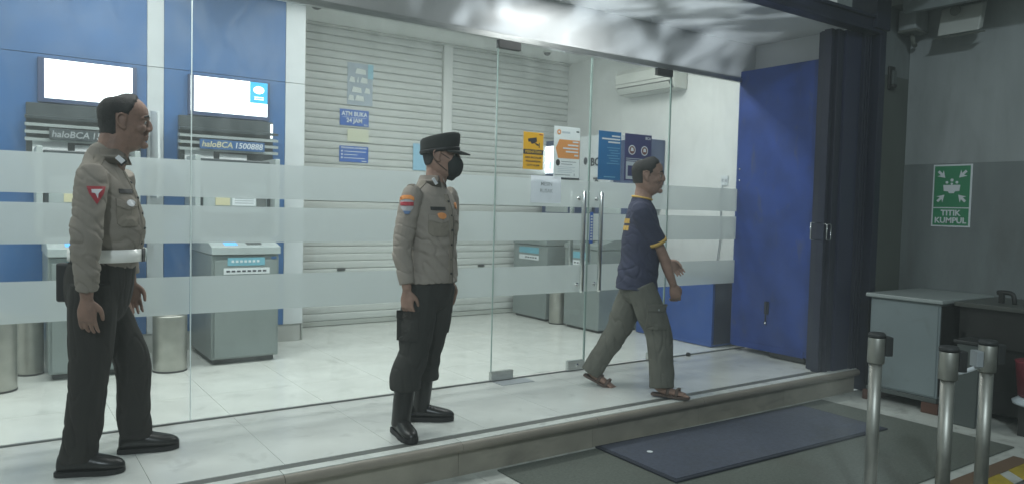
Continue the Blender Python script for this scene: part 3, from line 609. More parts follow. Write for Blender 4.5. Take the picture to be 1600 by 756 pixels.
fr = thing('frame_column', 'dark navy steel column with vertical rails at the right of the porch', 'column', (0, 0, 0))
box('rail', (5.80, -1.075, -.02), (5.84, -1.005, 2.91), M['frame'], fr, .003)
box('rail', (5.86, -1.10, -.02), (5.90, -.92, 2.91), M['frame'], fr, .003)
box('web', (5.84, -1.06, -.02), (5.86, -.95, 2.91), M['doord'], fr)
box('web', (5.90, -1.09, -.02), (5.96, -.93, 2.91), M['doord'], fr)
box('face', (5.96, -1.115, -.02), (6.19, -.93, 2.915), M['frame_lit'], fr, .004)
for x in (6.20, 6.24, 6.285): box('rail', (x, -1.14, -.03), (x+.022, -.93, 2.93), M['frame'], fr, .003)
box('web', (6.191, -1.12, -.03), (6.33, -.94, 2.92), M['doord'], fr)
box('outer_post', (6.336, -1.20, -.20), (6.43, -.93, 2.97), M['frame'], fr, .004)
loop_h(5.83, -1.075, 1.20, .06, .14, fr)
MB().tube([(5.805, -1.045, 1.275), (5.66, -1.05, 1.278), (5.652, -1.05, 1.27), (5.655, -1.05, 1.142), (5.665, -1.05, 1.133), (5.805, -1.045, 1.135)], .0055, 8).build('handle', M['chrome'], fr, True)
bm_ = thing('header_beam', 'dark navy steel beam across the top of the porch', 'beam', (0, 0, 0))
box('lower_flange', (-3, -1.22, 2.92), (6.34, -1.101, 2.945), M['frame'], bm_, .003); box('web', (-3, -1.20, 2.945), (6.34, -1.11, 3.03), M['frame'], bm_); box('upper_flange', (-3, -1.23, 3.03), (6.34, -1.101, 3.055), M['frame'], bm_, .003)
box('end_block', (6.20, -1.235, 2.95), (6.42, -1.0, 3.24), M['frame'], bm_, .004)
struct(box('outer_soffit', (2.0, -1.75, 3.30), (6.62, -1.101, 3.34), M['soff']))

# ------------------------------------------------------------------ right hand outer wall
OX = 7.02
struct(box('wall_outer', (OX, -14, 1.83), (OX+.2, -1.10, 4.6), M['wallo'])); struct(box('wall_outer_dado', (OX-.004, -14, -.22), (OX+.2, -1.10, 1.829), M['wallod']))
struct(box('wall_pilaster', (6.61, -1.10, -.22), (OX+.2, -.60, 2.62), M['pil'])); struct(box('wall_pilaster_top', (6.61, -1.095, 2.621), (OX+.2, -.60, 4.6), M['wallod']))
struct(box('canopy_soffit', (6.62, -2.6, 3.22), (OX-.001, -1.10, 3.34), M['canopy']))
struct(box('canopy_edge', (6.56, -2.6, 3.12), (6.618, -1.26, 3.36), M['wallod']))
t = thing('wall_lantern', 'small dark plaque shaped lamp on the pilaster beside the navy column', 'lamp', (6.70, -1.10, 2.50))
box('backplate', (-.05, -.02, -.01), (.05, 0, .20), M['blackw'], t, .008); box('glass_front', (-.032, -.045, .03), (.032, -.02, .16), M['greyp'], t, .01); MB().ell((0, -.03, .02), (.04, .03, .025), 12, 8).build('bowl', M['blackw'], t, True)
t = thing('junction_box', 'grey electrical box high under the canopy beside the pilaster', 'box', (6.85, -1.12, 3.0))
box('body', (-.10, -.16, .02), (.12, 0, .20), M['wallo'], t, .01); box('lid', (-.105, -.165, .0), (.125, -.0, .019), M['canopy'], t, .004); MB().tube([(.0, -.08, -.0), (.02, -.08, -.07), (.10, -.06, -.09)], .02, 8, sub=3).build('conduit', M['canopy'], t, True)
t = thing('floodlight', 'pale unlit floodlight tilted down on the outer wall, top right', 'floodlight', (6.88, -1.62, 3.02))
fl = MB(); fl.prism([(-.10, -.17, -.10), (-.10, .17, -.10), (-.04, .17, .14), (-.04, -.17, .14)], (.08, 0, .03)); fl.build('housing', M['acw'], t, bevel=.012)
fb = MB(); fb.prism([(-.118, -.19, -.115), (-.118, .19, -.115), (-.104, .19, -.125), (-.104, -.19, -.125)], (.09, 0, .02)); fb.build('bezel', M['canopy'], t, bevel=.004)
MB().lathe([(.035, -.02), (.045, 0), (.03, .03)], (-.09, .03, .10), 16, 'x').build('sensor', M['canopy'], t, True); box('bracket', (-.02, -.03, .02), (.14, .03, .06), M['canopy'], t, .004)
# assembly point sign
s = thing('assembly_sign', 'green TITIK KUMPUL assembly point sign on the outer wall', 'sign', (OX-.006, -1.535, 1.265))
box('board', (-.006, -.165, 0), (0, .165, .555), M['swhite'], s, .002); box('green_field', (-.0085, -.150, .175), (-.0062, .150, .54), M['sgreen'], s); box('green_field', (-.0085, -.150, .015), (-.0062, .150, .165), M['sgreen'], s)
text('lettering', 'TITIK', .070, (-.0092, 0, .122), FX, M['swhite'], s, .0022); text('lettering', 'KUMPUL', .070, (-.0092, 0, .056), FX, M['swhite'], s, .0022)
cz = .36
for sy in (-1, 1):
    for sz in (-1, 1):
        c0 = V((-.0088, sy*.118, cz+sz*.135)); d = V((0, -sy, -sz)).normalized(); n_ = V((0, -d.z, d.y)); tip = c0+d*.085
        MB().prism([c0+n_*.011, c0-n_*.011, c0-n_*.011+d*.04, c0-n_*.038+d*.025, tip+d*.0, c0+n_*.038+d*.025, c0+n_*.011+d*.04], (-.0008, 0, 0)).build('arrow', M['swhite'], s)
for (yy, zz, r) in ((0, cz+.055, .014), (-.042, cz+.035, .012), (.042, cz+.035, .012), (0, cz+.022, .010)):
    MB().prism([(-.0088, yy+r*cos(2*pi*k/12), zz+r*sin(2*pi*k/12)) for k in range(12)], (-.0008, 0, 0)).build('head_pictogram', M['swhite'], s)
MB().prism([(-.0088, -.072, cz+.012), (-.0088, .072, cz+.012), (-.0088, .066, cz-.042), (-.0088, .03, cz-.045), (-.0088, .02, cz-.062), (-.0088, -.02, cz-.062), (-.0088, -.03, cz-.045), (-.0088, -.066, cz-.042)], (-.0008, 0, 0)).build('body_pictogram', M['swhite'], s)

# grey cabinet
t = thing('metal_cabinet', 'grey metal cabinet on a rusty brown base against the outer wall', 'cabinet', (0, 0, 0))
box('body', (6.14, -1.90, -.09), (6.98, -1.33, .665), M['cab'], t, .006); box('top', (6.10, -1.93, .668), (7.0, -1.30, .70), M['cabt'], t, .008)
box('side_panel', (6.15, -1.9055, -.07), (6.97, -1.901, .65), M['blackw'], t); box('bottom_rail', (6.125, -1.905, -.125), (6.98, -1.325, -.091), M['greyp'], t, .003)
box('door_panel', (6.132, -1.885, -.075), (6.1395, -1.345, .65), M['cab'], t, .003)
for (y0, y1) in ((-1.40, -1.31), (-1.93, -1.80)): box('foot', (6.10, y0, -.208), (6.98, y1, -.126), M['rust'], t, .004)
# dark counter
t = thing('dark_counter', 'black wooden counter with a worn grey top beside the metal cabinet', 'counter', (0, 0, 0))
box('top', (6.25, -3.3, .655), (6.99, -1.945, .69), M['tabt'], t, .004); box('apron', (6.30, -3.27, .36), (6.95, -1.97, .654), M['blackw'], t); box('door_panel', (6.335, -3.22, -.15), (6.355, -2.64, .355), M['blackw'], t, .003); box('door_panel', (6.335, -2.62, -.15), (6.355, -2.05, .355), M['blackw'], t, .003); box('back_panel', (6.80, -3.25, -.17), (6.84, -1.99, .449), M['blackw'], t)
for y in (-3.2, -2.0): box('leg', (6.32, y-.03, -.209), (6.38, y+.03, .449), M['blackw'], t)
box('shelf', (6.33, -3.2, .0), (6.90, -2.04, .03), M['blackw'], t)
box('side_panel', (6.30, -2.02, -.209), (6.94, -1.99, .449), M['blackw'], t)
t = thing('bent_clamp', 'small black bent clamp standing on the dark counter', 'clamp', (6.5, -2.20, .69))
MB().tube([(0, .05, .08), (0, .0, .085), (0, -.06, .075), (0, -.075, .0)], [(.018, .016)]*4, 8, sub=3).build('arm', M['blackw'], t, True); box('post', (-.015, .0, 0), (.015, .035, .08), M['blackw'], t, .003)
t = thing('grey_bin', 'narrow grey bin half hidden behind the queue barrier post', 'bin', (6.05, -2.20, -.209))
MB().prism([(-.09, -.06, 0), (.09, -.06, 0), (.11, -.08, .62), (-.11, -.08, .62)], (0, .16, 0)).build('body', M['greyp'], t, bevel=.01); box('lid', (-.12, -.095, .62), (.12, .105, .65), M['dark'], t, .008)
t = thing('red_container', 'red plastic container with pale foot at the right edge of the picture', 'container', (6.17, -2.60, .02))
MB().lathe([(.14, .06), (.165, .30), (.17, .31), (.15, .315)], (0, 0, 0), 24).build('tub', M['red'], t, True); MB().lathe([(.17, .0), (.175, .02), (.12, .06)], (0, 0, 0), 24).build('foot', M['spale'], t, True)
box('stand', (-.1, -.1, -.228), (.1, .1, -.001), M['blackw'], t)

# queue barrier posts
def barrier(x, y, ang, label, head=True, belt=False):
    t = thing('barrier_post', label, 'barrier post', (x, y, -.214), ang, 'steel queue barrier posts')
    MB().lathe([(.16, 0), (.165, .006), (.15, .02), (.06, .03), (.04, .032)], n=36).build('base', M['steel'], t, True)
    MB().lathe([(.0315, .03), (.0315, .80)], n=28).build('pole', M['steel'], t, True)
    MB().lathe([(.040, .795), (.042, .80), (.042, .925), (.040, .93)], n=28).build('collar', M['steel'], t, True)
    MB().lathe([(.043, .93), (.044, .945), (.036, .955), (.01, .957)], n=28).build('cap', M['dark'], t, True)
    box('belt_cassette', (.036, -.028, .835), (.075, .028, .935), M['dark'], t, .005)
    if belt:
        MB().tube([(-.04, 0, .82), (-.09, .0, .80), (-.14, .0, .785)], [(.012, .008)]*3, 8, sub=3).build('belt_clip', M['lab'], t, True)
        box('belt_slot', (-.07, -.03, .82), (-.035, .03, .90), M['sgrey'], t, .004)
    return t
barrier(3.78, -2.69, radians(-35), 'steel barrier post in front of the grey cabinet, standing apart on the left')
barrier(3.71, -3.08, radians(-35), 'shorter looking steel barrier post, middle of the three')
barrier(4.09, -3.09, radians(-35), 'rightmost steel barrier post with a pale belt clip', belt=True)

# ------------------------------------------------------------------ PEOPLE
def remesh(parts, voxel, smooth, name):
    b = MB()
    for vs, fs in parts: b.add(vs, fs)
    me = b.mesh(name, M['skin']); o = bpy.data.objects.new(name, me); col.objects.link(o)
    r = o.modifiers.new('r', 'REMESH'); r.mode = 'VOXEL'; r.voxel_size = voxel; r.use_smooth_shade = True
    s_ = o.modifiers.new('s', 'SMOOTH'); s_.factor = .5; s_.iterations = smooth
    bpy.context.view_layer.update()
    m2 = bpy.data.meshes.new_from_object(o.evaluated_get(bpy.context.evaluated_depsgraph_get()))
    bpy.data.objects.remove(o); bpy.data.meshes.remove(me); return m2
def finish(me, name, m, parent, fold=None, drape=False):
    me.materials.clear(); me.materials.append(m); me.name = name
    me.polygons.foreach_set('use_smooth', [True]*len(me.polygons))
    if fold:
        nrm = [v.normal.copy() for v in me.vertices]
        for v, n_ in zip(me.vertices, nrm):
            p = v.co; a = .0022
            for c, r, am in fold:
                d = (p-c).length/r
                if d < 1: a += am*(1-d)**.8
            if drape:
                q1 = noise.noise(V((p.x*15+3, p.y*15, p.z*5+p.x*7))); q2 = noise.noise(V((p.x*9-8, p.y*9+4, p.z*11-p.y*12)))
            else:
                q1 = noise.noise(V((p.x*9+3, p.y*9, p.z*15+p.x*11))); q2 = noise.noise(V((p.x*6-8, p.y*6+4, p.z*24-p.y*14)))
            cr_ = max(0, 1-abs(q1)*6.5)**1.4; v.co = p + n_*(a*(.35 - 1.15*cr_ + q2*1.3))
        me.update()
    o = bpy.data.objects.new(name, me); col.objects.link(o); o.parent = parent; return o
def hd_dir(deg): a = radians(deg); return V((cos(a), sin(a), 0))
UP = V((0, 0, 1))

def hand(parts, wrist, d, nrm, side, curl, k=1.0):
    """d: finger direction, nrm: direction the palm faces, side: thumb side"""
    d = d.normalized(); nrm = (nrm-d*nrm.dot(d)).normalized(); sd = d.cross(nrm)
    if sd.dot(side) < 0: sd = -sd
    parts.append(tube([wrist-d*.02, wrist+d*.01*k, wrist+d*.05*k, wrist+d*.092*k], [(.025*k, .020*k), (.028*k, .019*k), (.040*k, .018*k), (.038*k, .013*k)], 14, sd, 3, 'round'))
    for off, ln, c in ((.030, .074, .9), (.010, .082, 1.0), (-.010, .077, 1.08), (-.029, .062, 1.18)):
        p = wrist+d*.088*k+sd*off*k; P_ = [p-d*.012*k, p]; ang = .12; dd = d
        for s_, f_ in enumerate((.45, .31, .24)):
            ang += curl*c*(.55 if s_ == 0 else .75); v = d*cos(ang)+nrm*sin(ang)+sd*off*1.6*(1 if s_ == 0 else .2)
            p = p+v.normalized()*ln*f_*k; P_.append(p)
        parts.append(tube(P_, [(.0088*k,)*2, (.0088*k,)*2, (.0082*k,)*2, (.0075*k,)*2, (.0062*k,)*2], 8, sd, 2, 'round'))
    p0 = wrist+d*.022*k+sd*.024*k; P_ = [p0, p0+(d*.6+sd*.55+nrm*.3).normalized()*.035*k, p0+(d*.8+sd*.42+nrm*.42).normalized()*.062*k, p0+(d*.95+sd*.30+nrm*.52).normalized()*.088*k]
    parts.append(tube(P_, [(.014*k,)*2, (.012*k,)*2, (.0100*k,)*2, (.0078*k,)*2], 8, None, 2, 'round'))

def head_parts(C, F, Lt, k=1.0, tilt=0):
    U = UP.copy(); F = (F*cos(tilt)+UP*sin(tilt)).normalized(); U = F.cross(Lt).normalized()
    def W(x, y, z): return C + F*(x*k) + Lt*(y*k) + U*(z*k)
    parts = []
    lv = [(-.113, .066, .030, .020), (-.104, .083, .000, .040), (-.085, .088, -.035, .057), (-.060, .085, -.070, .067), (-.032, .087, -.090, .072), (0, .084, -.100, .074), (.022, .086, -.105, .077), (.045, .089, -.106, .079), (.070, .081, -.099, .075), (.092, .062, -.082, .063), (.104, .040, -.062, .045), (.111, .016, -.042, .027), (.1135, -.004, -.024, .009)]
    parts.append(tube([W((f+b)/2, 0, z) for z, f, b, a in lv], [(a*k, (f-b)/2*k) for z, f, b, a in lv], 28, Lt, 3, 'flat'))
    parts.append(tube([W(.078, 0, .022), W(.090, 0, .004), W(.0955, 0, -.014), W(.0965, 0, -.023)], [(.008*k, .010*k), (.010*k, .011*k), (.0135*k, .0115*k), (.0135*k, .009*k)], 12, Lt, 3, 'round'))
    for s_ in (-1, 1):
        parts.append(ellip(W(.090, s_*.013, -.026), (.010*k, .008*k, .008*k), 10, 8))
        parts.append(ellip(W(.056, s_*.038, -.022), (.028*k, .024*k, .022*k), 12, 8))
        parts.append(tube([W(.083, s_*.010, .020), W(.079, s_*.030, .027), W(.064, s_*.050, .020)], [(.008*k,)*2, (.0085*k,)*2, (.006*k,)*2], 8, None, 3, 'round'))
        parts.append(tube([W(.0805, s_*.016, .0045), W(.080, s_*.030, .0125), W(.0685, s_*.046, .003)], .0034*k, 6, None, 3, 'round'))
        parts.append(tube([W(.0790, s_*.016, -.002), W(.0775, s_*.030, -.0065), W(.067, s_*.045, -.001)], .0032*k, 6, None, 3, 'round'))
        # ear: back plate, rim, lobe
        R = Matrix((F, Lt, U)).transposed()
        parts.append(ellip(W(-.012, s_*.079, -.004), (.016*k, .006*k, .028*k), 12, 8, R))
        parts.append(tube([W(.004, s_*.078, .006), W(.002, s_*.084, .024), W(-.014, s_*.088, .031), W(-.029, s_*.091, .018), W(-.028, s_*.089, -.006), W(-.014, s_*.083, -.026), W(-.003, s_*.078, -.032), W(.003, s_*.077, -.024)], [(.0048*k,)*2]*6+[(.0062*k,)*2, (.004*k,)*2], 8, None, 2, 'round'))
    parts.append(tube([W(.078, -.022, -.056), W(.0862, 0, -.053), W(.078, .022, -.056)], [(.004*k,)*2, (.0066*k,)*2, (.005*k,)*2], 10, None, 3, 'round'))
    parts.append(tube([W(.077, -.018, -.065), W(.0845, 0, -.0655), W(.077, .018, -.065)], [(.004*k,)*2, (.0062*k,)*2, (.005*k,)*2], 10, None, 3, 'round'))
    parts.append(ellip(W(.080, 0, -.040), (.0105*k, .018*k, .016*k), 12, 8))
    parts.append(ellip(W(.074, 0, -.093), (.018*k, .022*k, .016*k), 12, 8))
    return parts, W
def face_bits(W, per, k, eyes=True, brows=True):
    for s_ in (-1, 1):
        if eyes:
            e = MB().ell(W(.0700, s_*.030, .004), (.0122*k,)*3, 14, 10).build('eye', M['eyew'], per, True)
            MB().ell(W(.0785, s_*.031, .004), (.0050*k,)*3, 10, 8).build('iris', M['eyed'], e, True)
        if brows: MB().tube([W(.090, s_*.012, .025), W(.0875, s_*.030, .034), W(.073, s_*.050, .027)], [(.0042*k, .0032*k), (.005*k, .0035*k), (.003*k, .0025*k)], 8, sub=3, rnd='round').build('eyebrow', M['hair'], per, True)
def hair_mesh(W, F, Lt, per, front, side_x, nape, lift=.007, k=1, skin=None):
    vs = []; hv = []; n = 64; m = 44; c = (-.010, 0, .018)
    me = skin.data; bv = BVHTree.FromPolygons([v.co for v in me.vertices], [tuple(p.vertices) for p in me.polygons])
    C0 = W(*c)
    for j in range(m+1):
        t = pi*j/m
        for i in range(n):
            a = 2*pi*i/n; dx, dy, dz = sin(t)*cos(a), sin(t)*sin(a), cos(t)
            D = (W(c[0]+dx, c[1]+dy, c[2]+dz)-C0).normalized()
            h = bv.ray_cast(C0, D, .3); r0 = h[3] if h[0] else .09
            rmax = k/sqrt((dx/.100)**2+(dy/.080)**2+(dz/.106)**2)*1.06
            r0 = min(r0, rmax)
            x, y, z = c[0]+dx*r0/k, dy*r0/k, c[2]+dz*r0/k
            if z > .085: xf = front
            elif z > .03: xf = side_x + (front-side_x)*((z-.03)/.055)**1.4
            else: xf = side_x - (.03-z)*.55
            xf += .009*noise.noise(V((y*60, z*60, 3))) + .004*noise.noise(V((y*200, z*200, 8)))
            q = (xf - x)/.016; q2 = (z-nape)/.014
            if abs(y) > .058 and z < .034 and -.036 < x < .008: q = min(q, (z-.026)/.010)   # cut out round the ear
            hh = max(0, min(1, q))*max(0, min(1, q2)); hh = hh*hh*(3-2*hh)
            r = r0 + lift*k*(hh*(1+.35*noise.noise(V((x*120, y*120, z*90))))) - .008*(1-hh)
            vs.append(C0 + D*r); hv.append(hh > .35)
    fs = []
    for j in range(m):
        for i in range(n):
            i2 = (i+1) % n; fs.append((j*n+i, j*n+i2, (j+1)*n+i2, (j+1)*n+i))
    mb = MB().add(vs, fs); rr = random.Random(7)
    for k_ in range(5200):
        j = rr.randrange(1, m); i = rr.randrange(n); 
        if not hv[j*n+i]: continue
        p = vs[j*n+i].lerp(vs[j*n+(i+1) % n], rr.random()).lerp(vs[(j-1)*n+i], rr.random())
        nd = (p-C0).normalized(); g_ = (-UP*.8 - F*.5 + V((rr.uniform(-.5, .5), rr.uniform(-.5, .5), rr.uniform(-.3, .3)))); g_ = (g_-nd*g_.dot(nd)).normalized()
        sd = nd.cross(g_)*.0007; q = p + g_*rr.uniform(.005, .012) + nd*rr.uniform(.0008, .0035)
        mb.add([p-sd, p+sd, q], [(0, 1, 2)])
    return mb.build('hair', M['hair'], per, True)
def shoe(per, heel, d, L_, wd, m, name='shoe', h=.075, sole=.022, ankle=True, lace=False):
    d = d.normalized(); lt = UP.cross(d).normalized(); z0 = 0.004
    st = [(0.0, .34, .60), (.04, .42, 1.0), (.15, .46, 1.08), (.30, .44, 1.02), (.45, .45, .86), (.62, .50, .72), (.78, .48, .60), (.90, .38, .50), (.975, .22, .36), (1.0, .10, .2)]
    vs = []; n = 20
    for t_, w_, hh in st:
        for i in range(n):
            a = 2*pi*i/n; y = cos(a)*w_*wd; z = sin(a)
            z = z*h*hh*.6 + h*hh*.42; z = max(z, 0.0)
            vs.append(V(heel)+d*(t_*L_)+lt*y+UP*(z+z0+sole*.8))
    fs = [(k*n+i, k*n+(i+1) % n, (k+1)*n+(i+1) % n, (k+1)*n+i) for k in range(len(st)-1) for i in range(n)]
    fs.append(tuple(range(n))); fs.append(tuple(range((len(st)-1)*n, len(st)*n)))
    s_ = MB().add(vs, fs).build(name, m, per, True); s_.modifiers.new('s', 'SUBSURF').render_levels = 1
    out = []
    for t_, w_, hh in st: out.append(V(heel)+d*(t_*L_*1.01-.004)+lt*(w_*wd*1.06))
    for t_, w_, hh in reversed(st): out.append(V(heel)+d*(t_*L_*1.01-.004)-lt*(w_*wd*1.06))
    MB().prism([p+UP*z0 for p in out], (0, 0, sole)).build('sole', M['rub'], s_)
    if lace:
        for q in range(4):
            p = V(heel)+d*(L_*(.42+.065*q))+UP*(z0+sole*.8+h*(.93-.085*q)); MB().tube([p-lt*.028-UP*.006, p+UP*.002, p+lt*.028-UP*.006], .003, 6, sub=2).build('lace', M['beltb'], s_, True)
    return s_
class Proj:
    """lays small cloth pieces on a garment by casting on to its surface"""
    def __init__(s, obj): 
        me = obj.data; s.b = BVHTree.FromPolygons([v.co for v in me.vertices], [tuple(p.vertices) for p in me.polygons])
    def patch(s, name, c, d, up, poly, m, per, th=.004, res=10, off=.002):
        """poly in (u,v) metres about c; d = look direction into the surface"""
        d = d.normalized(); u = up.cross(-d).normalized() ; u = -u if False else u; vv = (-d).cross(u).normalized()
        us = [p[0] for p in poly]; vs_ = [p[1] for p in poly]; pts = {}; V_ = []; F_ = []
        cx, cy = sum(us)/len(us), sum(vs_)/len(vs_)
        ring = []
        K = 4
        for i in range(len(poly)):
            a, b = poly[i], poly[(i+1) % len(poly)]
            for q in range(K): ring.append((a[0]+(b[0]-a[0])*q/K, a[1]+(b[1]-a[1])*q/K))
        lay = [1, .66, .33]
        def hit(x, y, o_):
            org = c + u*x + vv*y - d*.25
            h = s.b.ray_cast(org, d, .6)
            p = h[0] if h[0] else c+u*x+vv*y
            return p - d*o_
        n = len(ring)
        for l in lay:
            for x, y in ring: V_.append(hit(cx+(x-cx)*l, cy+(y-cy)*l, off+th))
        V_.append(hit(cx, cy, off+th)); ci = len(V_)-1
        for x, y in ring: V_.append(hit(x, y, -.004))
        for k in range(2):
            for i in range(n): F_.append((k*n+i, k*n+(i+1) % n, (k+1)*n+(i+1) % n, (k+1)*n+i))
        for i in range(n): F_.append((2*n+i, 2*n+(i+1) % n, ci)); F_.append((i, ci+1+i, ci+1+(i+1) % n, (i+1) % n))
        return MB().add(V_, F_).build(name, m, per, False)
def rect(w_, h_, x=0, y=0): return [(x-w_/2, y-h_/2), (x+w_/2, y-h_/2), (x+w_/2, y+h_/2), (x-w_/2, y+h_/2)]
def circ(r, x=0, y=0, sx=1, n=12): return [(x+sx*r*cos(2*pi*k/n), y+r*sin(2*pi*k/n)) for k in range(n)]

def limb(J, R, n=16, sub=5, cap='round'): return tube(J, R, n, None, sub, cap)

# ---- officer 1: bareheaded, left, seen from his right side
per = thing('person', 'bareheaded man in khaki uniform shirt and white reflective belt, walking at the left', 'person', (.45, -.58, 0), 0, 'uniformed officers on the porch'); PB = V((.45, -.58, 0))
def J(x, y, z): return V((x, y, z))-PB
F = hd_dir(-24); Lt = hd_dir(66); HF = hd_dir(-10); HL = hd_dir(80)
hc = J(.552, -.60, 1.715)
hp, W = head_parts(hc, HF, HL, 1.14, -.03)
hipC = J(.47, -.565, .97); chest = J(.455, -.60, 1.30); nb = J(.465, -.60, 1.50)
def torso(l): return tube([c+F*f for c, f, a, b in l], [(a, b) for c, f, a, b in l], 24, Lt, 4, 'round')
rsh = J(.385, -.785, 1.462); lsh = J(.55, -.425, 1.462)
rel = J(.355, -.845, 1.15); rwr = J(.36, -.83, .885); lel = J(.565, -.37, 1.17); lwr = J(.605, -.385, .91)
rhip = J(.40, -.655, .93); rkn = J(.385, -.665, .50); ran = J(.345, -.645, .10); lhip = J(.48, -.475, .93); lkn = J(.60, -.45, .50); lan = J(.625, -.42, .11)
tl = [(J(.46, -.57, .88), 0, .128, .095), (hipC-F*.02, 0, .138, .105), (J(.465, -.575, 1.08), .012, .145, .118), (J(.458, -.59, 1.22), .012, .155, .120), (J(.455, -.60, 1.34), .0, .145, .105), (J(.46, -.603, 1.43), -.012, .125, .075), (J(.468, -.602, 1.50), -.015, .085, .062)]
body = list(hp)+[torso(tl), tube([J(.468, -.602, 1.47), J(.49, -.603, 1.56), J(.520, -.60, 1.66)], [(.074, .076), (.070, .074), (.068, .078)], 16, HL, 3, 'round'),
  limb([rsh-UP*.03, rel, rwr], [(.040,)*2, (.042,)*2, (.028,)*2]), limb([lsh-UP*.03, lel, lwr], [(.040,)*2, (.042,)*2, (.028,)*2]),
  limb([rhip, rkn, ran], [(.080,)*2, (.056,)*2, (.036,)*2]), limb([lhip, lkn, lan], [(.080,)*2, (.056,)*2, (.036,)*2]),
  tube([ran-UP*.02, ran-UP*.055+hd_dir(-21)*.06, ran-UP*.06+hd_dir(-21)*.14], [(.034, .03), (.030, .02), (.022, .012)], 12, None, 2, 'round'), tube([lan-UP*.02, lan-UP*.055+hd_dir(-13)*.06, lan-UP*.06+hd_dir(-13)*.14], [(.034, .03), (.030, .02), (.022, .012)], 12, None, 2, 'round')]
hand(body, rwr-UP*.01, V((.02, .0, -1)), V((0.5, 1, 0)), HF, .42, 1.08); hand(body, lwr-UP*.01, V((.12, 0, -1)), V((0, -1, 0)), HF, .4, 1.05)
bod = finish(remesh(body, .0042, 2, 'body'), 'body', M['skin'], per)
face_bits(W, per, 1.14); hair_mesh(W, HF, HL, per, .050, .022, -.072, k=1.14, skin=bod)
st_l = [(J(.465, -.565, 1.03), .004, .160, .132), (J(.465, -.575, 1.11), .022, .166, .144), (J(.46, -.588, 1.20), .034, .168, .148), (J(.455, -.60, 1.32), .016, .176, .138), (J(.457, -.603, 1.43), -.008, .176, .112), (J(.465, -.602, 1.505), -.015, .118, .086), (J(.468, -.602, 1.545), -.012, .084, .080)]
sp_ = [torso(st_l)]
sp_.append(limb([rsh+V((.01, .03, .01)), rsh-UP*.06, rel, J(.36, -.842, .99), rwr+UP*.03], [(.060,)*2, (.071,)*2, (.063,)*2, (.054,)*2, (.044,)*2], cap='flat'))
sp_.append(limb([lsh+V((0, -.03, .01)), lsh-UP*.06, lel, (lel+lwr)/2, lwr+UP*.03], [(.060,)*2, (.071,)*2, (.063,)*2, (.054,)*2, (.044,)*2], cap='flat'))
shirt1 = finish(remesh(sp_, .0055, 4, 'shirt'), 'shirt', M['shirt'], per, [(rel, .22, .006), (J(.46, -.6, 1.12), .28, .005), (rsh, .15, .003), (rwr+UP*.06, .12, .005)])
tr = [tube([J(.435, -.565, .82), J(.44, -.565, .93), J(.467, -.565, 1.06)], [(.155, .140), (.172, .155), (.160, .136)], 24, Lt, 4, 'round'),
  limb([rhip, rhip-UP*.15, rkn, J(.365, -.655, .28), ran+UP*.01, ran-UP*.035], [(.100, .110), (.108, .105), (.090, .088), (.085, .085), (.084, .078), (.080, .078)], cap='flat'), limb([lhip, lhip-UP*.15, lkn, J(.61, -.435, .28), lan+UP*.02, lan-UP*.03], [(.100, .110), (.106, .102), (.088, .085), (.081, .081), (.078, .076), (.078, .076)], cap='flat')]
finish(remesh(tr, .0065, 4, 'trousers'), 'trousers', M['pants'], per, [(rkn, .2, .005), (lkn, .2, .005), (ran+UP*.06, .16, .009), (lan+UP*.06, .16, .009), (hipC, .2, .003)], True)
bc = J(.467, -.565, 1.062)
def belt(c, a, b, h, m, name, th0=0, th1=2*pi, fw=.008):
    n = 40; vs = []; fs = []
    for k in range(n+1):
        t_ = th0+(th1-th0)*k/n; p = c+F*fw+Lt*(a*cos(t_))+F*(b*sin(t_))
        q = c+F*fw+Lt*((a-.008)*cos(t_))+F*((b-.008)*sin(t_))
        vs += [p-UP*h/2, p+UP*h/2, q+UP*h/2, q-UP*h/2]
    for k in range(n):
        for i in range(4): fs.append((k*4+i, k*4+(i+1) % 4, k*4+4+(i+1) % 4, k*4+4+i))
    fs.append((0, 1, 2, 3)); fs.append((n*4, n*4+3, n*4+2, n*4+1))
    return MB().add(vs, fs).build(name, m, per, True)
b_ = belt(bc, .190, .172, .062, M['refl'], 'belt'); 
for a0, a1 in ((1.53*pi, 1.72*pi), (.50*pi, .56*pi), (1.02*pi, 1.06*pi), (1.20*pi, 1.24*pi)): belt(bc, .194, .176, .066, M['beltb'], 'belt_keeper', a0, a1)
belt(bc, .195, .177, .068, M['chrome'], 'belt_buckle', .44*pi, .50*pi)
hol = MB().box((-.035, -.03, -.16), (.035, .03, .03)).build('belt_pouch', M['beltb'], per, bevel=.012); hol.location = bc - F*.165 - Lt*.05 - UP*.07; hol.rotation_euler = (0, 0, radians(-24))
pj = Proj(shirt1)
tri = [(-.040, .030), (.040, .030), (.030, -.005), (0, -.052), (-.030, -.005)]
ac = rsh - UP*.10 + V((.012, 0, 0))
pj.patch('arm_patch', ac, V((0, 1, 0)), UP, tri, M['pred'], per); pj.patch('arm_patch_emblem', ac, V((0, 1, 0)), UP, [(-.022, .016), (.026, .018), (.008, -.002), (.004, -.026), (-.006, -.002), (-.020, .0)], M['pwhite'], per, off=.005)
cd = -(F*.75-Lt*.75).normalized()
pj.patch('name_tag', J(.53, -.70, 1.375), cd, UP, rect(.085, .020), M['tagd'], per)
pk = pj.patch('pocket', J(.525, -.70, 1.285), cd, UP, [(-.058, .055), (.058, .055), (.058, -.065), (.04, -.08), (-.04, -.08), (-.058, -.065)], M['pocket'], per)
pj.patch('pocket_flap', J(.525, -.70, 1.320), cd, UP, [(-.060, .018), (.060, .018), (.060, -.016), (0, -.036), (-.060, -.016)], M['shirt'], per, off=.006)
pj.patch('chest_badge', J(.545, -.71, 1.318), cd, UP, circ(.017, sx=1.5), M['pwhite'], per, off=.010)
pj.patch('placket', J(.60, -.67, 1.27), -F, UP, rect(.028, .40), M['pocket'], per)
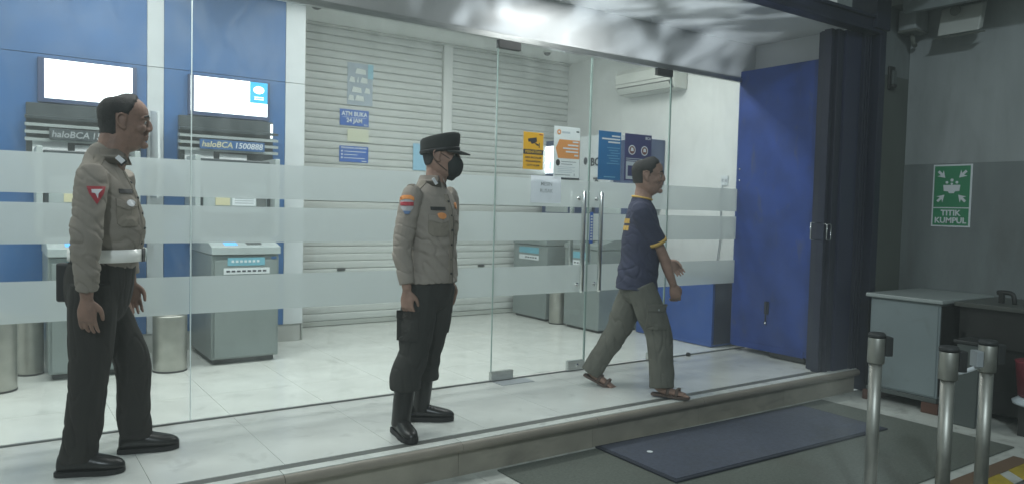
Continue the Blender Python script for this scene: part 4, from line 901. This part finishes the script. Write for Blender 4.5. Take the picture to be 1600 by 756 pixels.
for k in range(5): pj.patch('button', J(.60, -.67, 1.42-k*.075), -F, UP, circ(.006, n=8), M['tagd'], per, off=.006)
pj.patch('epaulette', rsh+V((.02, .06, .03)), V((0, .25, -1)), F, rect(.12, .05), M['pocket'], per)
# collar
def collar(c, a, b, h, m, tilt, gap=.22):
    n = 30; vs = []; fs = []
    for k in range(n+1):
        t_ = pi/2+gap+(2*pi-2*gap)*k/n; lo = c+Lt*(a*cos(t_))+F*(b*sin(t_)); hi = c+UP*h+Lt*(a*.84*cos(t_))+F*(b*.84*sin(t_)-tilt)
        ot = c-UP*.026+Lt*((a+.012)*cos(t_))+F*((b+.012)*sin(t_))
        vs += [lo, hi, ot]
    for k in range(n): fs += [(k*3, k*3+3, k*3+4, k*3+1), (k*3+1, k*3+4, k*3+5, k*3+2), (k*3+2, k*3+5, k*3+3, k*3)]
    fs += [(0, 1, 2), (n*3, n*3+2, n*3+1)]
    return MB().add(vs, fs).build('collar', m, per, True)
collar(J(.475, -.602, 1.532), .090, .092, .046, M['shirt'], .0)
rb = MB().box((-.020, -.003, -.014), (.020, .003, .014)).build('collar_badge', M['pwhite'], per, bevel=.002); rb.location = J(.515, -.688, 1.528); rb.rotation_euler = (radians(-30), radians(42), radians(-10))
rb = MB().box((-.030, -.003, -.020), (.030, .0015, .020)).build('collar_badge_backing', M['beltb'], per, bevel=.002); rb.location = J(.513, -.684, 1.527); rb.rotation_euler = (radians(-30), radians(42), radians(-10))
shoe(per, J(.255, -.612, 0), hd_dir(-21), .30, .112, M['boot'], h=.10, lace=True); shoe(per, J(.545, -.40, 0), hd_dir(-13), .295, .112, M['boot'], h=.10, lace=True)

# ---- officer 2: cap and mask, middle
per = thing('person', 'man in khaki uniform with black peaked cap and black face mask, standing in the middle', 'person', (2.14, -.80, 0), 0, 'uniformed officers on the porch'); PB = V((2.14, -.80, 0))
F = hd_dir(-66); Lt = hd_dir(24); HF = hd_dir(-38); HL = hd_dir(52)
cx, cy = 2.17, -.81
def off(c, f, l, z): return V(c)+F*f+Lt*l+UP*z - PB
c0 = (cx, cy, 0)
hc = V((2.228, -.812, 1.640))-PB
hp, W = head_parts(hc, HF, HL, 1.08, .02)
rsh = off(c0, -.01, -.185, 1.415); lsh = off(c0, -.01, .185, 1.415)
rel = off(c0, -.03, -.235, 1.10); rwr = off(c0, .01, -.235, .865); lel = off(c0, -.05, .235, 1.10); lwr = off(c0, -.01, .225, .875)
rhip = off(c0, -.0, -.085, .87); lhip = off(c0, 0, .085, .87)
rkn = V((2.03, -.87, .47))-PB; ran = V((1.965, -.86, .10))-PB; lkn = V((2.215, -.72, .47))-PB; lan = V((2.20, -.66, .10))-PB
tl = [(off(c0, 0, 0, .82), 0, .120, .09), (off(c0, 0, 0, .92), 0, .138, .10), (off(c0, 0, 0, 1.05), .005, .142, .108), (off(c0, 0, 0, 1.20), .005, .155, .115), (off(c0, 0, 0, 1.30), .0, .145, .10), (off(c0, 0, 0, 1.375), -.01, .120, .070), (off(c0, 0, 0, 1.44), -.012, .075, .058)]
body = list(hp)+[torso(tl), tube([off(c0, -.012, 0, 1.41), hc-UP*.13-HF*.03, hc-UP*.055-HF*.02], [(.068, .068), (.063, .066), (.060, .070)], 16, HL, 3, 'round'),
  limb([rsh-UP*.03, rel, rwr], [(.040,)*2, (.041,)*2, (.027,)*2]), limb([lsh-UP*.03, lel, lwr], [(.040,)*2, (.041,)*2, (.027,)*2]),
  limb([rhip, rkn, ran], [(.078,)*2, (.055,)*2, (.036,)*2]), limb([lhip, lkn, lan], [(.078,)*2, (.055,)*2, (.036,)*2]),
  tube([ran-UP*.02, ran-UP*.055+hd_dir(-97)*.05, ran-UP*.06+hd_dir(-97)*.13], [(.034, .03), (.030, .02), (.022, .012)], 12, None, 2, 'round'), tube([lan-UP*.02, lan-UP*.055+hd_dir(-30)*.05, lan-UP*.06+hd_dir(-30)*.13], [(.034, .03), (.030, .02), (.022, .012)], 12, None, 2, 'round')]
hand(body, rwr-UP*.01, V((.03, -.03, -1)), Lt*1.0-F*.2, F, .75, 1.05); hand(body, lwr-UP*.01, V((.0, -.03, -1)), -Lt, F, .75, 1.05)
bod = finish(remesh(body, .0042, 2, 'body'), 'body', M['skinl'], per)
face_bits(W, per, 1.08, True, False); hair_mesh(W, HF, HL, per, .02, .004, -.060, .004, 1.08, skin=bod)
# shirt hangs over the trousers
st_l = [(off(c0, 0, 0, .885), .0, .183, .145), (off(c0, 0, 0, .95), .0, .176, .140), (off(c0, 0, 0, 1.06), .006, .162, .130), (off(c0, 0, 0, 1.20), .010, .170, .134), (off(c0, 0, 0, 1.30), .005, .176, .128), (off(c0, 0, 0, 1.395), -.006, .166, .102), (off(c0, 0, 0, 1.46), -.012, .105, .078), (off(c0, 0, 0, 1.49), -.010, .078, .072)]
def torso_f(l): return tube([c+F*f for c, f, a, b in l], [(a, b) for c, f, a, b in l], 28, Lt, 4, 'flat')
sp_ = [torso_f(st_l)]
for s_, (a, e, w_) in ((-1, (rsh, rel, rwr)), (1, (lsh, lel, lwr))):
    sp_.append(limb([a-Lt*s_*.035+UP*.005, a-UP*.05+Lt*s_*.004, e, (e+w_)/2, w_+UP*.025], [(.055,)*2, (.064,)*2, (.057,)*2, (.050,)*2, (.043,)*2], cap='flat'))
shirt2 = finish(remesh(sp_, .0055, 4, 'shirt'), 'shirt', M['shirtm'], per, [(rel, .22, .005), (lel, .2, .004), (off(c0, .1, 0, 1.08), .26, .005), (off(c0, .1, -.1, .98), .2, .004)])
tr = [tube([off(c0, 0, 0, .80), off(c0, 0, 0, .88), off(c0, 0, 0, .98)], [(.145, .118), (.160, .130), (.150, .122)], 24, Lt, 4, 'round')]
for h_, k_, a_, s_ in ((rhip, rkn, ran, -1), (lhip, lkn, lan, 1)):
    m1 = k_*.35+a_*.65; m1 = V((m1.x, m1.y, .30)); tr.append(limb([h_, h_*.45+k_*.55, k_, V((m1.x, m1.y, .36)), V((m1.x, m1.y, .285)), V((m1.x, m1.y, .265))], [(.100, .105), (.106, .104), (.088, .088), (.090, .090), (.094, .092), (.088, .086)], cap='flat'))
tr2 = finish(remesh(tr, .0065, 4, 'trousers'), 'trousers', M['pantsb'], per, [(rkn, .2, .006), (lkn, .2, .006), (rkn-UP*.15, .14, .007), (lkn-UP*.15, .14, .007)], True)
pj = Proj(tr2)
vd = V((-.48, -.88, 0))
for k_, sd in ((rkn, -1), (lkn, 1)):
    c_ = k_+UP*.17+Lt*sd*.05
    pj.patch('cargo_pocket', c_, -(Lt*sd*.8+F*.45), UP, rect(.13, .16), M['pantsb'], per, .008); pj.patch('pocket_flap', c_+UP*.07, -(Lt*sd*.8+F*.45), UP, rect(.135, .045), M['pants'], per, .005, off=.008)
for a_, dr in ((ran, -97), (lan, -30)):
    top = V((0, 0, 0)); kx = rkn if dr == -97 else lkn
    m1 = kx*.35+a_*.65
    sh_ = MB().tube([V((m1.x, m1.y, .31)), V(((m1.x+a_.x)/2, (m1.y+a_.y)/2, .20)), a_, a_-UP*.04], [(.062, .064), (.060, .062), (.055, .058), (.056, .060)], 18, sub=4).build('boot_shaft', M['boot'], per, True)
    for q in range(5):
        p = a_ + UP*(.02+.032*q) + hd_dir(dr)*.050; l_ = hd_dir(dr+90); MB().tube([p-l_*.022, p+hd_dir(dr)*.005, p+l_*.022], .003, 6).build('lace', M['beltb'], sh_, True)
shoe(per, ran-UP*ran.z-hd_dir(-97)*.075, hd_dir(-97), .285, .100, M['boot'], 'boot', .085, .026, lace=True); shoe(per, lan-UP*lan.z-hd_dir(-30)*.075, hd_dir(-30), .285, .100, M['boot'], 'boot', .085, .026, lace=True)
pj = Proj(shirt2)
ao = rsh-Lt*.04-UP*.075; ad = (Lt*.75-F*.55).normalized(); ad = V((.42, .90, 0)).normalized()
shield = [(-.036, .030), (-.018, .040), (.018, .040), (.036, .030), (.036, -.012), (.022, -.034), (0, -.048), (-.022, -.034), (-.036, -.012)]
pj.patch('arm_patch', ao, ad, UP, shield, M['pgrey'], per)
pj.patch('arm_patch_band', ao+UP*.030, ad, UP, [(-.040, -.004), (-.020, .006), (.020, .006), (.040, -.004), (.040, .016), (.020, .028), (-.020, .028), (-.040, .016)], M['por'], per, off=.006)
pj.patch('arm_patch_band', ao+UP*.008, ad, UP, rect(.074, .022), M['pred'], per, off=.006); pj.patch('arm_patch_band', ao-UP*.038, ad, UP, [(-.022, .006), (.022, .006), (.012, -.012), (-.012, -.012)], M['pblue'], per, off=.006)
fd = -F
pc = off(c0, .12, -.085, 0)
pj.patch('name_tag', pc+UP*1.325, fd, UP, rect(.090, .020), M['tagd'], per)
pj.patch('pocket', pc+UP*1.235, fd, UP, [(-.058, .055), (.058, .055), (.058, -.055), (.04, -.070), (-.04, -.070), (-.058, -.055)], M['pocket'], per)
pj.patch('pocket_flap', pc+UP*1.272, fd, UP, [(-.060, .018), (.060, .018), (.060, -.014), (0, -.032), (-.060, -.014)], M['shirtm'], per, off=.006)
pj.patch('chest_badge', pc+UP*1.283+Lt*.01, fd, UP, circ(.019, sx=1.5), M['gold'], per, off=.010)
pc2 = off(c0, .12, .095, 0)
pj.patch('pocket', pc2+UP*1.235, fd, UP, [(-.052, .055), (.052, .055), (.052, -.055), (.04, -.070), (-.04, -.070), (-.052, -.055)], M['pocket'], per)
pj.patch('pocket_flap', pc2+UP*1.272, fd, UP, [(-.054, .018), (.054, .018), (.054, -.014), (0, -.032), (-.054, -.014)], M['shirtm'], per, off=.006)
pj.patch('chest_badge', pc2+UP*1.345, fd, UP, circ(.019), M['gold'], per, off=.006)
pj.patch('placket', off(c0, .14, .005, 1.15), fd, UP, rect(.032, .52), M['pocket'], per); pj.patch('placket_seam', off(c0, .14, .020, 1.15), fd, UP, rect(.006, .52), M['tline'], per, off=.003)
for k in range(6): pj.patch('button', off(c0, .14, .003, 1.37-k*.085), fd, UP, circ(.006, n=8), M['tagd'], per, off=.006)
pj.patch('epaulette', rsh+Lt*.045+UP*.03, V((0, .2, -1)), F, rect(.12, .045), M['pocket'], per)
collar(off(c0, -.008, 0, 1.482), .082, .082, .038, M['shirtm'], 0)
rb = MB().box((-.012, -.003, -.022), (.012, .003, .022)).build('collar_badge', M['pwhite'], per, bevel=.002); rb.location = off(c0, .064, -.062, 1.485); rb.rotation_euler = (radians(-25), radians(-24), radians(-66+90))
# cap
cap = []
n = 36; prof = [(.020, 1.05, 0), (.050, 1.06, .0), (.078, 1.08, .002), (.100, 1.08, .003), (.112, 1.0, .003), (.117, .80, .002), (.119, .4, 0)]
vs = []
for z, s_, fx in prof:
    for i in range(n):
        a = 2*pi*i/n; x = -.010+.104*s_*cos(a); y = .084*s_*sin(a)
        zz = z + (x*.10 if z > .06 else x*.12) + (.008*cos(a*1) if z > .08 else 0)
        vs.append(W(x+fx, y, zz))
fs = [(k*n+i, k*n+(i+1) % n, (k+1)*n+(i+1) % n, (k+1)*n+i) for k in range(len(prof)-1) for i in range(n)]; fs += [tuple(range(n)), tuple(range((len(prof)-1)*n, len(prof)*n))]
cp_ = MB().add(vs, fs).build('cap', M['capm'], per, True)
vs = []; fs = []; mm = 16
for k in range(mm+1):
    a = -1.12+2.24*k/mm; ex = .062*cos(a*1.25)**.8 if abs(a) < 1.2 else 0
    xi, yi = -.010+.106*cos(a), .086*sin(a); xo, yo = xi+ex*1.05, yi*(1+.10*cos(a)); zi = .036; zo = .036-.020*cos(a)-.006
    vs += [W(xi-.006, yi, zi), W(xo, yo, zo), W(xo, yo, zo-.006), W(xi-.006, yi, zi-.012)]
for k in range(mm):
    for i in range(4): fs.append((k*4+i, k*4+(i+1) % 4, k*4+4+(i+1) % 4, k*4+4+i))
fs += [(0, 1, 2, 3), (mm*4, mm*4+3, mm*4+2, mm*4+1)]
MB().add(vs, fs).build('peak', M['capm'], cp_, True)
MB().tube([W(-.010+.106*1.05*cos(2*pi*k/32), .0865*1.05*sin(2*pi*k/32), .030+.013*cos(2*pi*k/32)) for k in range(33)], [(.010, .003)]*33, 8).build('cap_band', M['beltb'], cp_, True)
# mask
lv = [(-.112, .082, .020, .034), (-.095, .104, .008, .052), (-.065, .122, .012, .065), (-.035, .124, .018, .068), (-.010, .108, .036, .056), (.001, .094, .052, .036)]
mk = MB(); vs_, fs_ = tube([W((f+b)/2, 0, z) for z, f, b, a in lv], [(a*1.03, (f-b)/2*1.03) for z, f, b, a in lv], 24, HL, 3, 'round'); mk.add(vs_, fs_); mk = mk.build('face_mask', M['mask'], per, True)
for s_ in (-1, 1):
    MB().tube([W(.055, s_*.060, -.020), W(.02, s_*.073, .004), W(-.014, s_*.079, .020), W(-.034, s_*.082, .006)], .0018, 6, sub=3).build('ear_loop', M['mask'], mk, True)
    MB().tube([W(.040, s_*.060, -.085), W(.01, s_*.072, -.060), W(-.02, s_*.080, -.034), W(-.034, s_*.082, -.006)], .0018, 6, sub=3).build('ear_loop', M['mask'], mk, True)

# ---- man 3: navy t-shirt, striding out of the door
per = thing('person', 'man in navy t-shirt with yellow trim and grey cargo trousers striding past the doors', 'person', (3.95, -.76, 0)); PB = V((3.95, -.76, 0))
F = hd_dir(-36); Lt = hd_dir(54); HF = hd_dir(-48); HL = hd_dir(42)
c0 = (3.955, -.76, 0)
hc = V((4.012, -.775, 1.598))-PB
hp, W = head_parts(hc, HF, HL, 1.14, -.02)
rsh = off(c0, -.02, -.17, 1.355); lsh = off(c0, .03, .17, 1.355)
rel = V((4.015, -.93, 1.035))-PB; rwr = V((4.105, -.965, .81))-PB; lel = V((4.22, -.57, 1.06))-PB; lwr = V((4.41, -.62, .95))-PB
rhip = off(c0, 0, -.085, .80); lhip = off(c0, 0, .085, .80)
rkn = V((4.02, -.92, .44))-PB; ran = V((3.985, -1.00, .10))-PB; lkn = V((3.94, -.58, .44))-PB; lan = V((3.79, -.47, .13))-PB
tl = [(off(c0, -.02, 0, .79), 0, .105, .085), (off(c0, -.015, 0, .86), 0, .130, .100), (off(c0, .0, 0, .98), .005, .140, .112), (off(c0, .005, 0, 1.13), .005, .150, .118), (off(c0, .01, 0, 1.24), .0, .145, .10), (off(c0, .01, 0, 1.32), -.01, .120, .070), (off(c0, .015, 0, 1.39), -.012, .072, .056)]
body = list(hp)+[torso(tl), tube([off(c0, .003, 0, 1.36), hc-UP*.13-HF*.035, hc-UP*.055-HF*.02], [(.068, .068), (.063, .066), (.060, .070)], 16, HL, 3, 'round'),
  limb([rsh-UP*.03, rel, (rel+rwr)/2, rwr], [(.044,)*2, (.040,)*2, (.037,)*2, (.027,)*2]), limb([lsh-UP*.03, lel, (lel+lwr)/2, lwr], [(.044,)*2, (.040,)*2, (.037,)*2, (.027,)*2]),
  limb([rhip, rkn, ran], [(.078,)*2, (.055,)*2, (.036,)*2]), limb([lhip, lkn, lan], [(.078,)*2, (.055,)*2, (.036,)*2])]
fdR = V((.30, -.95, 0)).normalized(); fdR = hd_dir(-62); fdL = V((.45, -.75, -.35)).normalized()
for a_, d_ in ((ran, fdR), (lan, fdL)):
    lt_ = d_.cross(UP).normalized(); zb = -.055
    body.append(tube([a_-UP*.03-d_*.03, a_-UP*.045+d_*.02, a_+UP*zb+d_*.10, a_+UP*(zb-.008)+d_*.165], [(.030, .028), (.034, .034), (.040, .022), (.040, .013)], 14, lt_, 3, 'round'))
    for q in range(5):
        b0 = a_+UP*(zb-.012)+d_*(.165-.004*q)+lt_*(-.030+.015*q)*(-1 if a_ is ran else 1); body.append(tube([b0, b0+d_*(.036-.005*q)], [(.0095 if q == 0 else .0072,)*2]*2, 8, None, 1, 'round'))
hand(body, rwr, (rwr-rel).normalized()*.6+V((.1, -.03, -.75)), Lt-F*.1+UP*-.1, F, .85, 1.05); hand(body, lwr, (lwr-lel)+V((.05, -.1, -.12)), -Lt+V((0, 0, -.4)), F, .5, 1.0)
bod = finish(remesh(body, .0042, 2, 'body'), 'body', M['skinl'], per)
face_bits(W, per, 1.14); hair_mesh(W, HF, HL, per, .068, .036, -.055, .008, 1.14, skin=bod)
st_l = [(off(c0, -.015, 0, .765), .0, .182, .156), (off(c0, -.012, 0, .86), .0, .172, .148), (off(c0, .0, 0, .98), .004, .166, .142), (off(c0, .005, 0, 1.13), .004, .172, .142), (off(c0, .01, 0, 1.24), .0, .174, .128), (off(c0, .01, 0, 1.345), -.008, .162, .102), (off(c0, .012, 0, 1.405), -.012, .105, .078), (off(c0, .014, 0, 1.43), -.010, .078, .070)]
sp_ = [torso_f(st_l)]
for s_, (a, e) in ((-1, (rsh, rel)), (1, (lsh, lel))):
    sp_.append(limb([a-Lt*s_*.035, a-UP*.04+Lt*s_*.004, a*.28+e*.72], [(.058,)*2, (.072,)*2, (.072,)*2], cap='flat'))
tee = finish(remesh(sp_, .0055, 4, 'tshirt'), 'tshirt', M['tee'], per, [(off(c0, 0, 0, .95), .3, .006), (rsh, .2, .004)])
for s_, (a, e) in ((-1, (rsh, rel)), (1, (lsh, lel))):
    d_ = (e-a).normalized(); MB().tube([a*.30+e*.70, a*.23+e*.77], [(.0755,)*2, (.0745,)*2], 24).build('sleeve_trim', M['trimy'], per, True)
nk = off(c0, .006, 0, 1.430)
MB().tube([nk+Lt*.074*cos(2*pi*k/24)+F*.070*sin(2*pi*k/24)+UP*(.006-.012*sin(2*pi*k/24)) for k in range(25)], [(.008, .010)]*25, 8).build('neck_trim', M['trimy'], per, True)
pj = Proj(tee)
for k, tx in enumerate((.13, .16)):
    for q in range(6): pj.patch('back_letter', off(c0, -.14, .005, 1.265-k*.052)-Lt*(q-2.5)*.036, F, UP, rect(.024, .034), M['trimy'], per, .002)
tr = [tube([off(c0, -.01, 0, .75), off(c0, -.01, 0, .83), off(c0, -.01, 0, .90)], [(.140, .118), (.155, .130), (.145, .122)], 24, Lt, 4, 'round'),
  limb([rhip, rhip*.45+rkn*.55, rkn, rkn*.4+ran*.6, ran-UP*.035], [(.100, .104), (.110, .108), (.096, .096), (.090, .090), (.088, .088)], cap='flat'), limb([lhip, lhip*.45+lkn*.55, lkn, lkn*.4+lan*.6, lan-(lkn-lan).normalized()*.045], [(.100, .104), (.108, .106), (.092, .092), (.082, .082), (.080, .080)], cap='flat')]
tr3 = finish(remesh(tr, .0065, 4, 'cargo_trousers'), 'cargo_trousers', M['cargo'], per, [(rkn, .25, .008), (lkn, .25, .008), (ran+UP*.07, .16, .009), (lan+UP*.07, .16, .008)], True)
pj = Proj(tr3)
sdv = V((.70, .70, 0))
c_ = rkn*.62+rhip*.38+V((-.02, -.06, 0)); pj.patch('cargo_pocket', c_, V((.45, .9, 0)), UP, rect(.15, .17), M['cargo'], per, .012); pj.patch('pocket_flap', c_+UP*.07, V((.45, .9, 0)), UP, rect(.158, .05), M['cargo'], per, .009, off=.013); pj.patch('flap_stud', c_+UP*.06, V((.45, .9, 0)), UP, circ(.008), M['alu'], per, .004, off=.022)
def sandal(a_, d_, zrot):
    d_ = d_.normalized(); lt_ = d_.cross(UP).normalized(); up_ = lt_.cross(d_); o_ = a_-UP*.074
    pts = []
    for t_, w_ in ((-.075, .024), (-.05, .034), (.03, .032), (.10, .044), (.16, .042), (.205, .02)): pts.append((t_, w_))
    out = [o_+d_*t_+lt_*w_ for t_, w_ in pts]+[o_+d_*t_-lt_*w_ for t_, w_ in reversed(pts)]
    s_ = MB().prism([p-up_*.018 for p in out], up_*.018).build('sandal', M['sandal'], per, bevel=.004)
    for t_ in (.05, .115):
        MB().tube([o_+d_*t_-lt_*.044, o_+d_*(t_+.005)-lt_*.030+up_*.045, o_+d_*(t_+.01)+up_*.052, o_+d_*(t_+.005)+lt_*.030+up_*.045, o_+d_*t_+lt_*.044], [(.012, .003)]*5, 8, lat=d_, sub=3).build('strap', M['sandal'], s_, True)
sandal(ran, fdR, 0); sandal(lan, fdL, 0)

# ------------------------------------------------------------------ thin added haze that stands in for lens glare
hz = bpy.data.materials.new('glare_haze'); hz.use_nodes = True; N = hz.node_tree.nodes; N.remove(N['Principled BSDF'])
pv_ = N.new('ShaderNodeVolumePrincipled'); pv_.inputs['Color'].default_value = (.86, .94, .92, 1); pv_.inputs['Density'].default_value = .021; pv_.inputs['Anisotropy'].default_value = .2
hz.node_tree.links.new(pv_.outputs[0], N['Material Output'].inputs['Volume'])
hb = box('added_glare_haze', (-25, -25, -1.4), (25, 25, 7.2), hz); hb['kind'] = 'stuff'
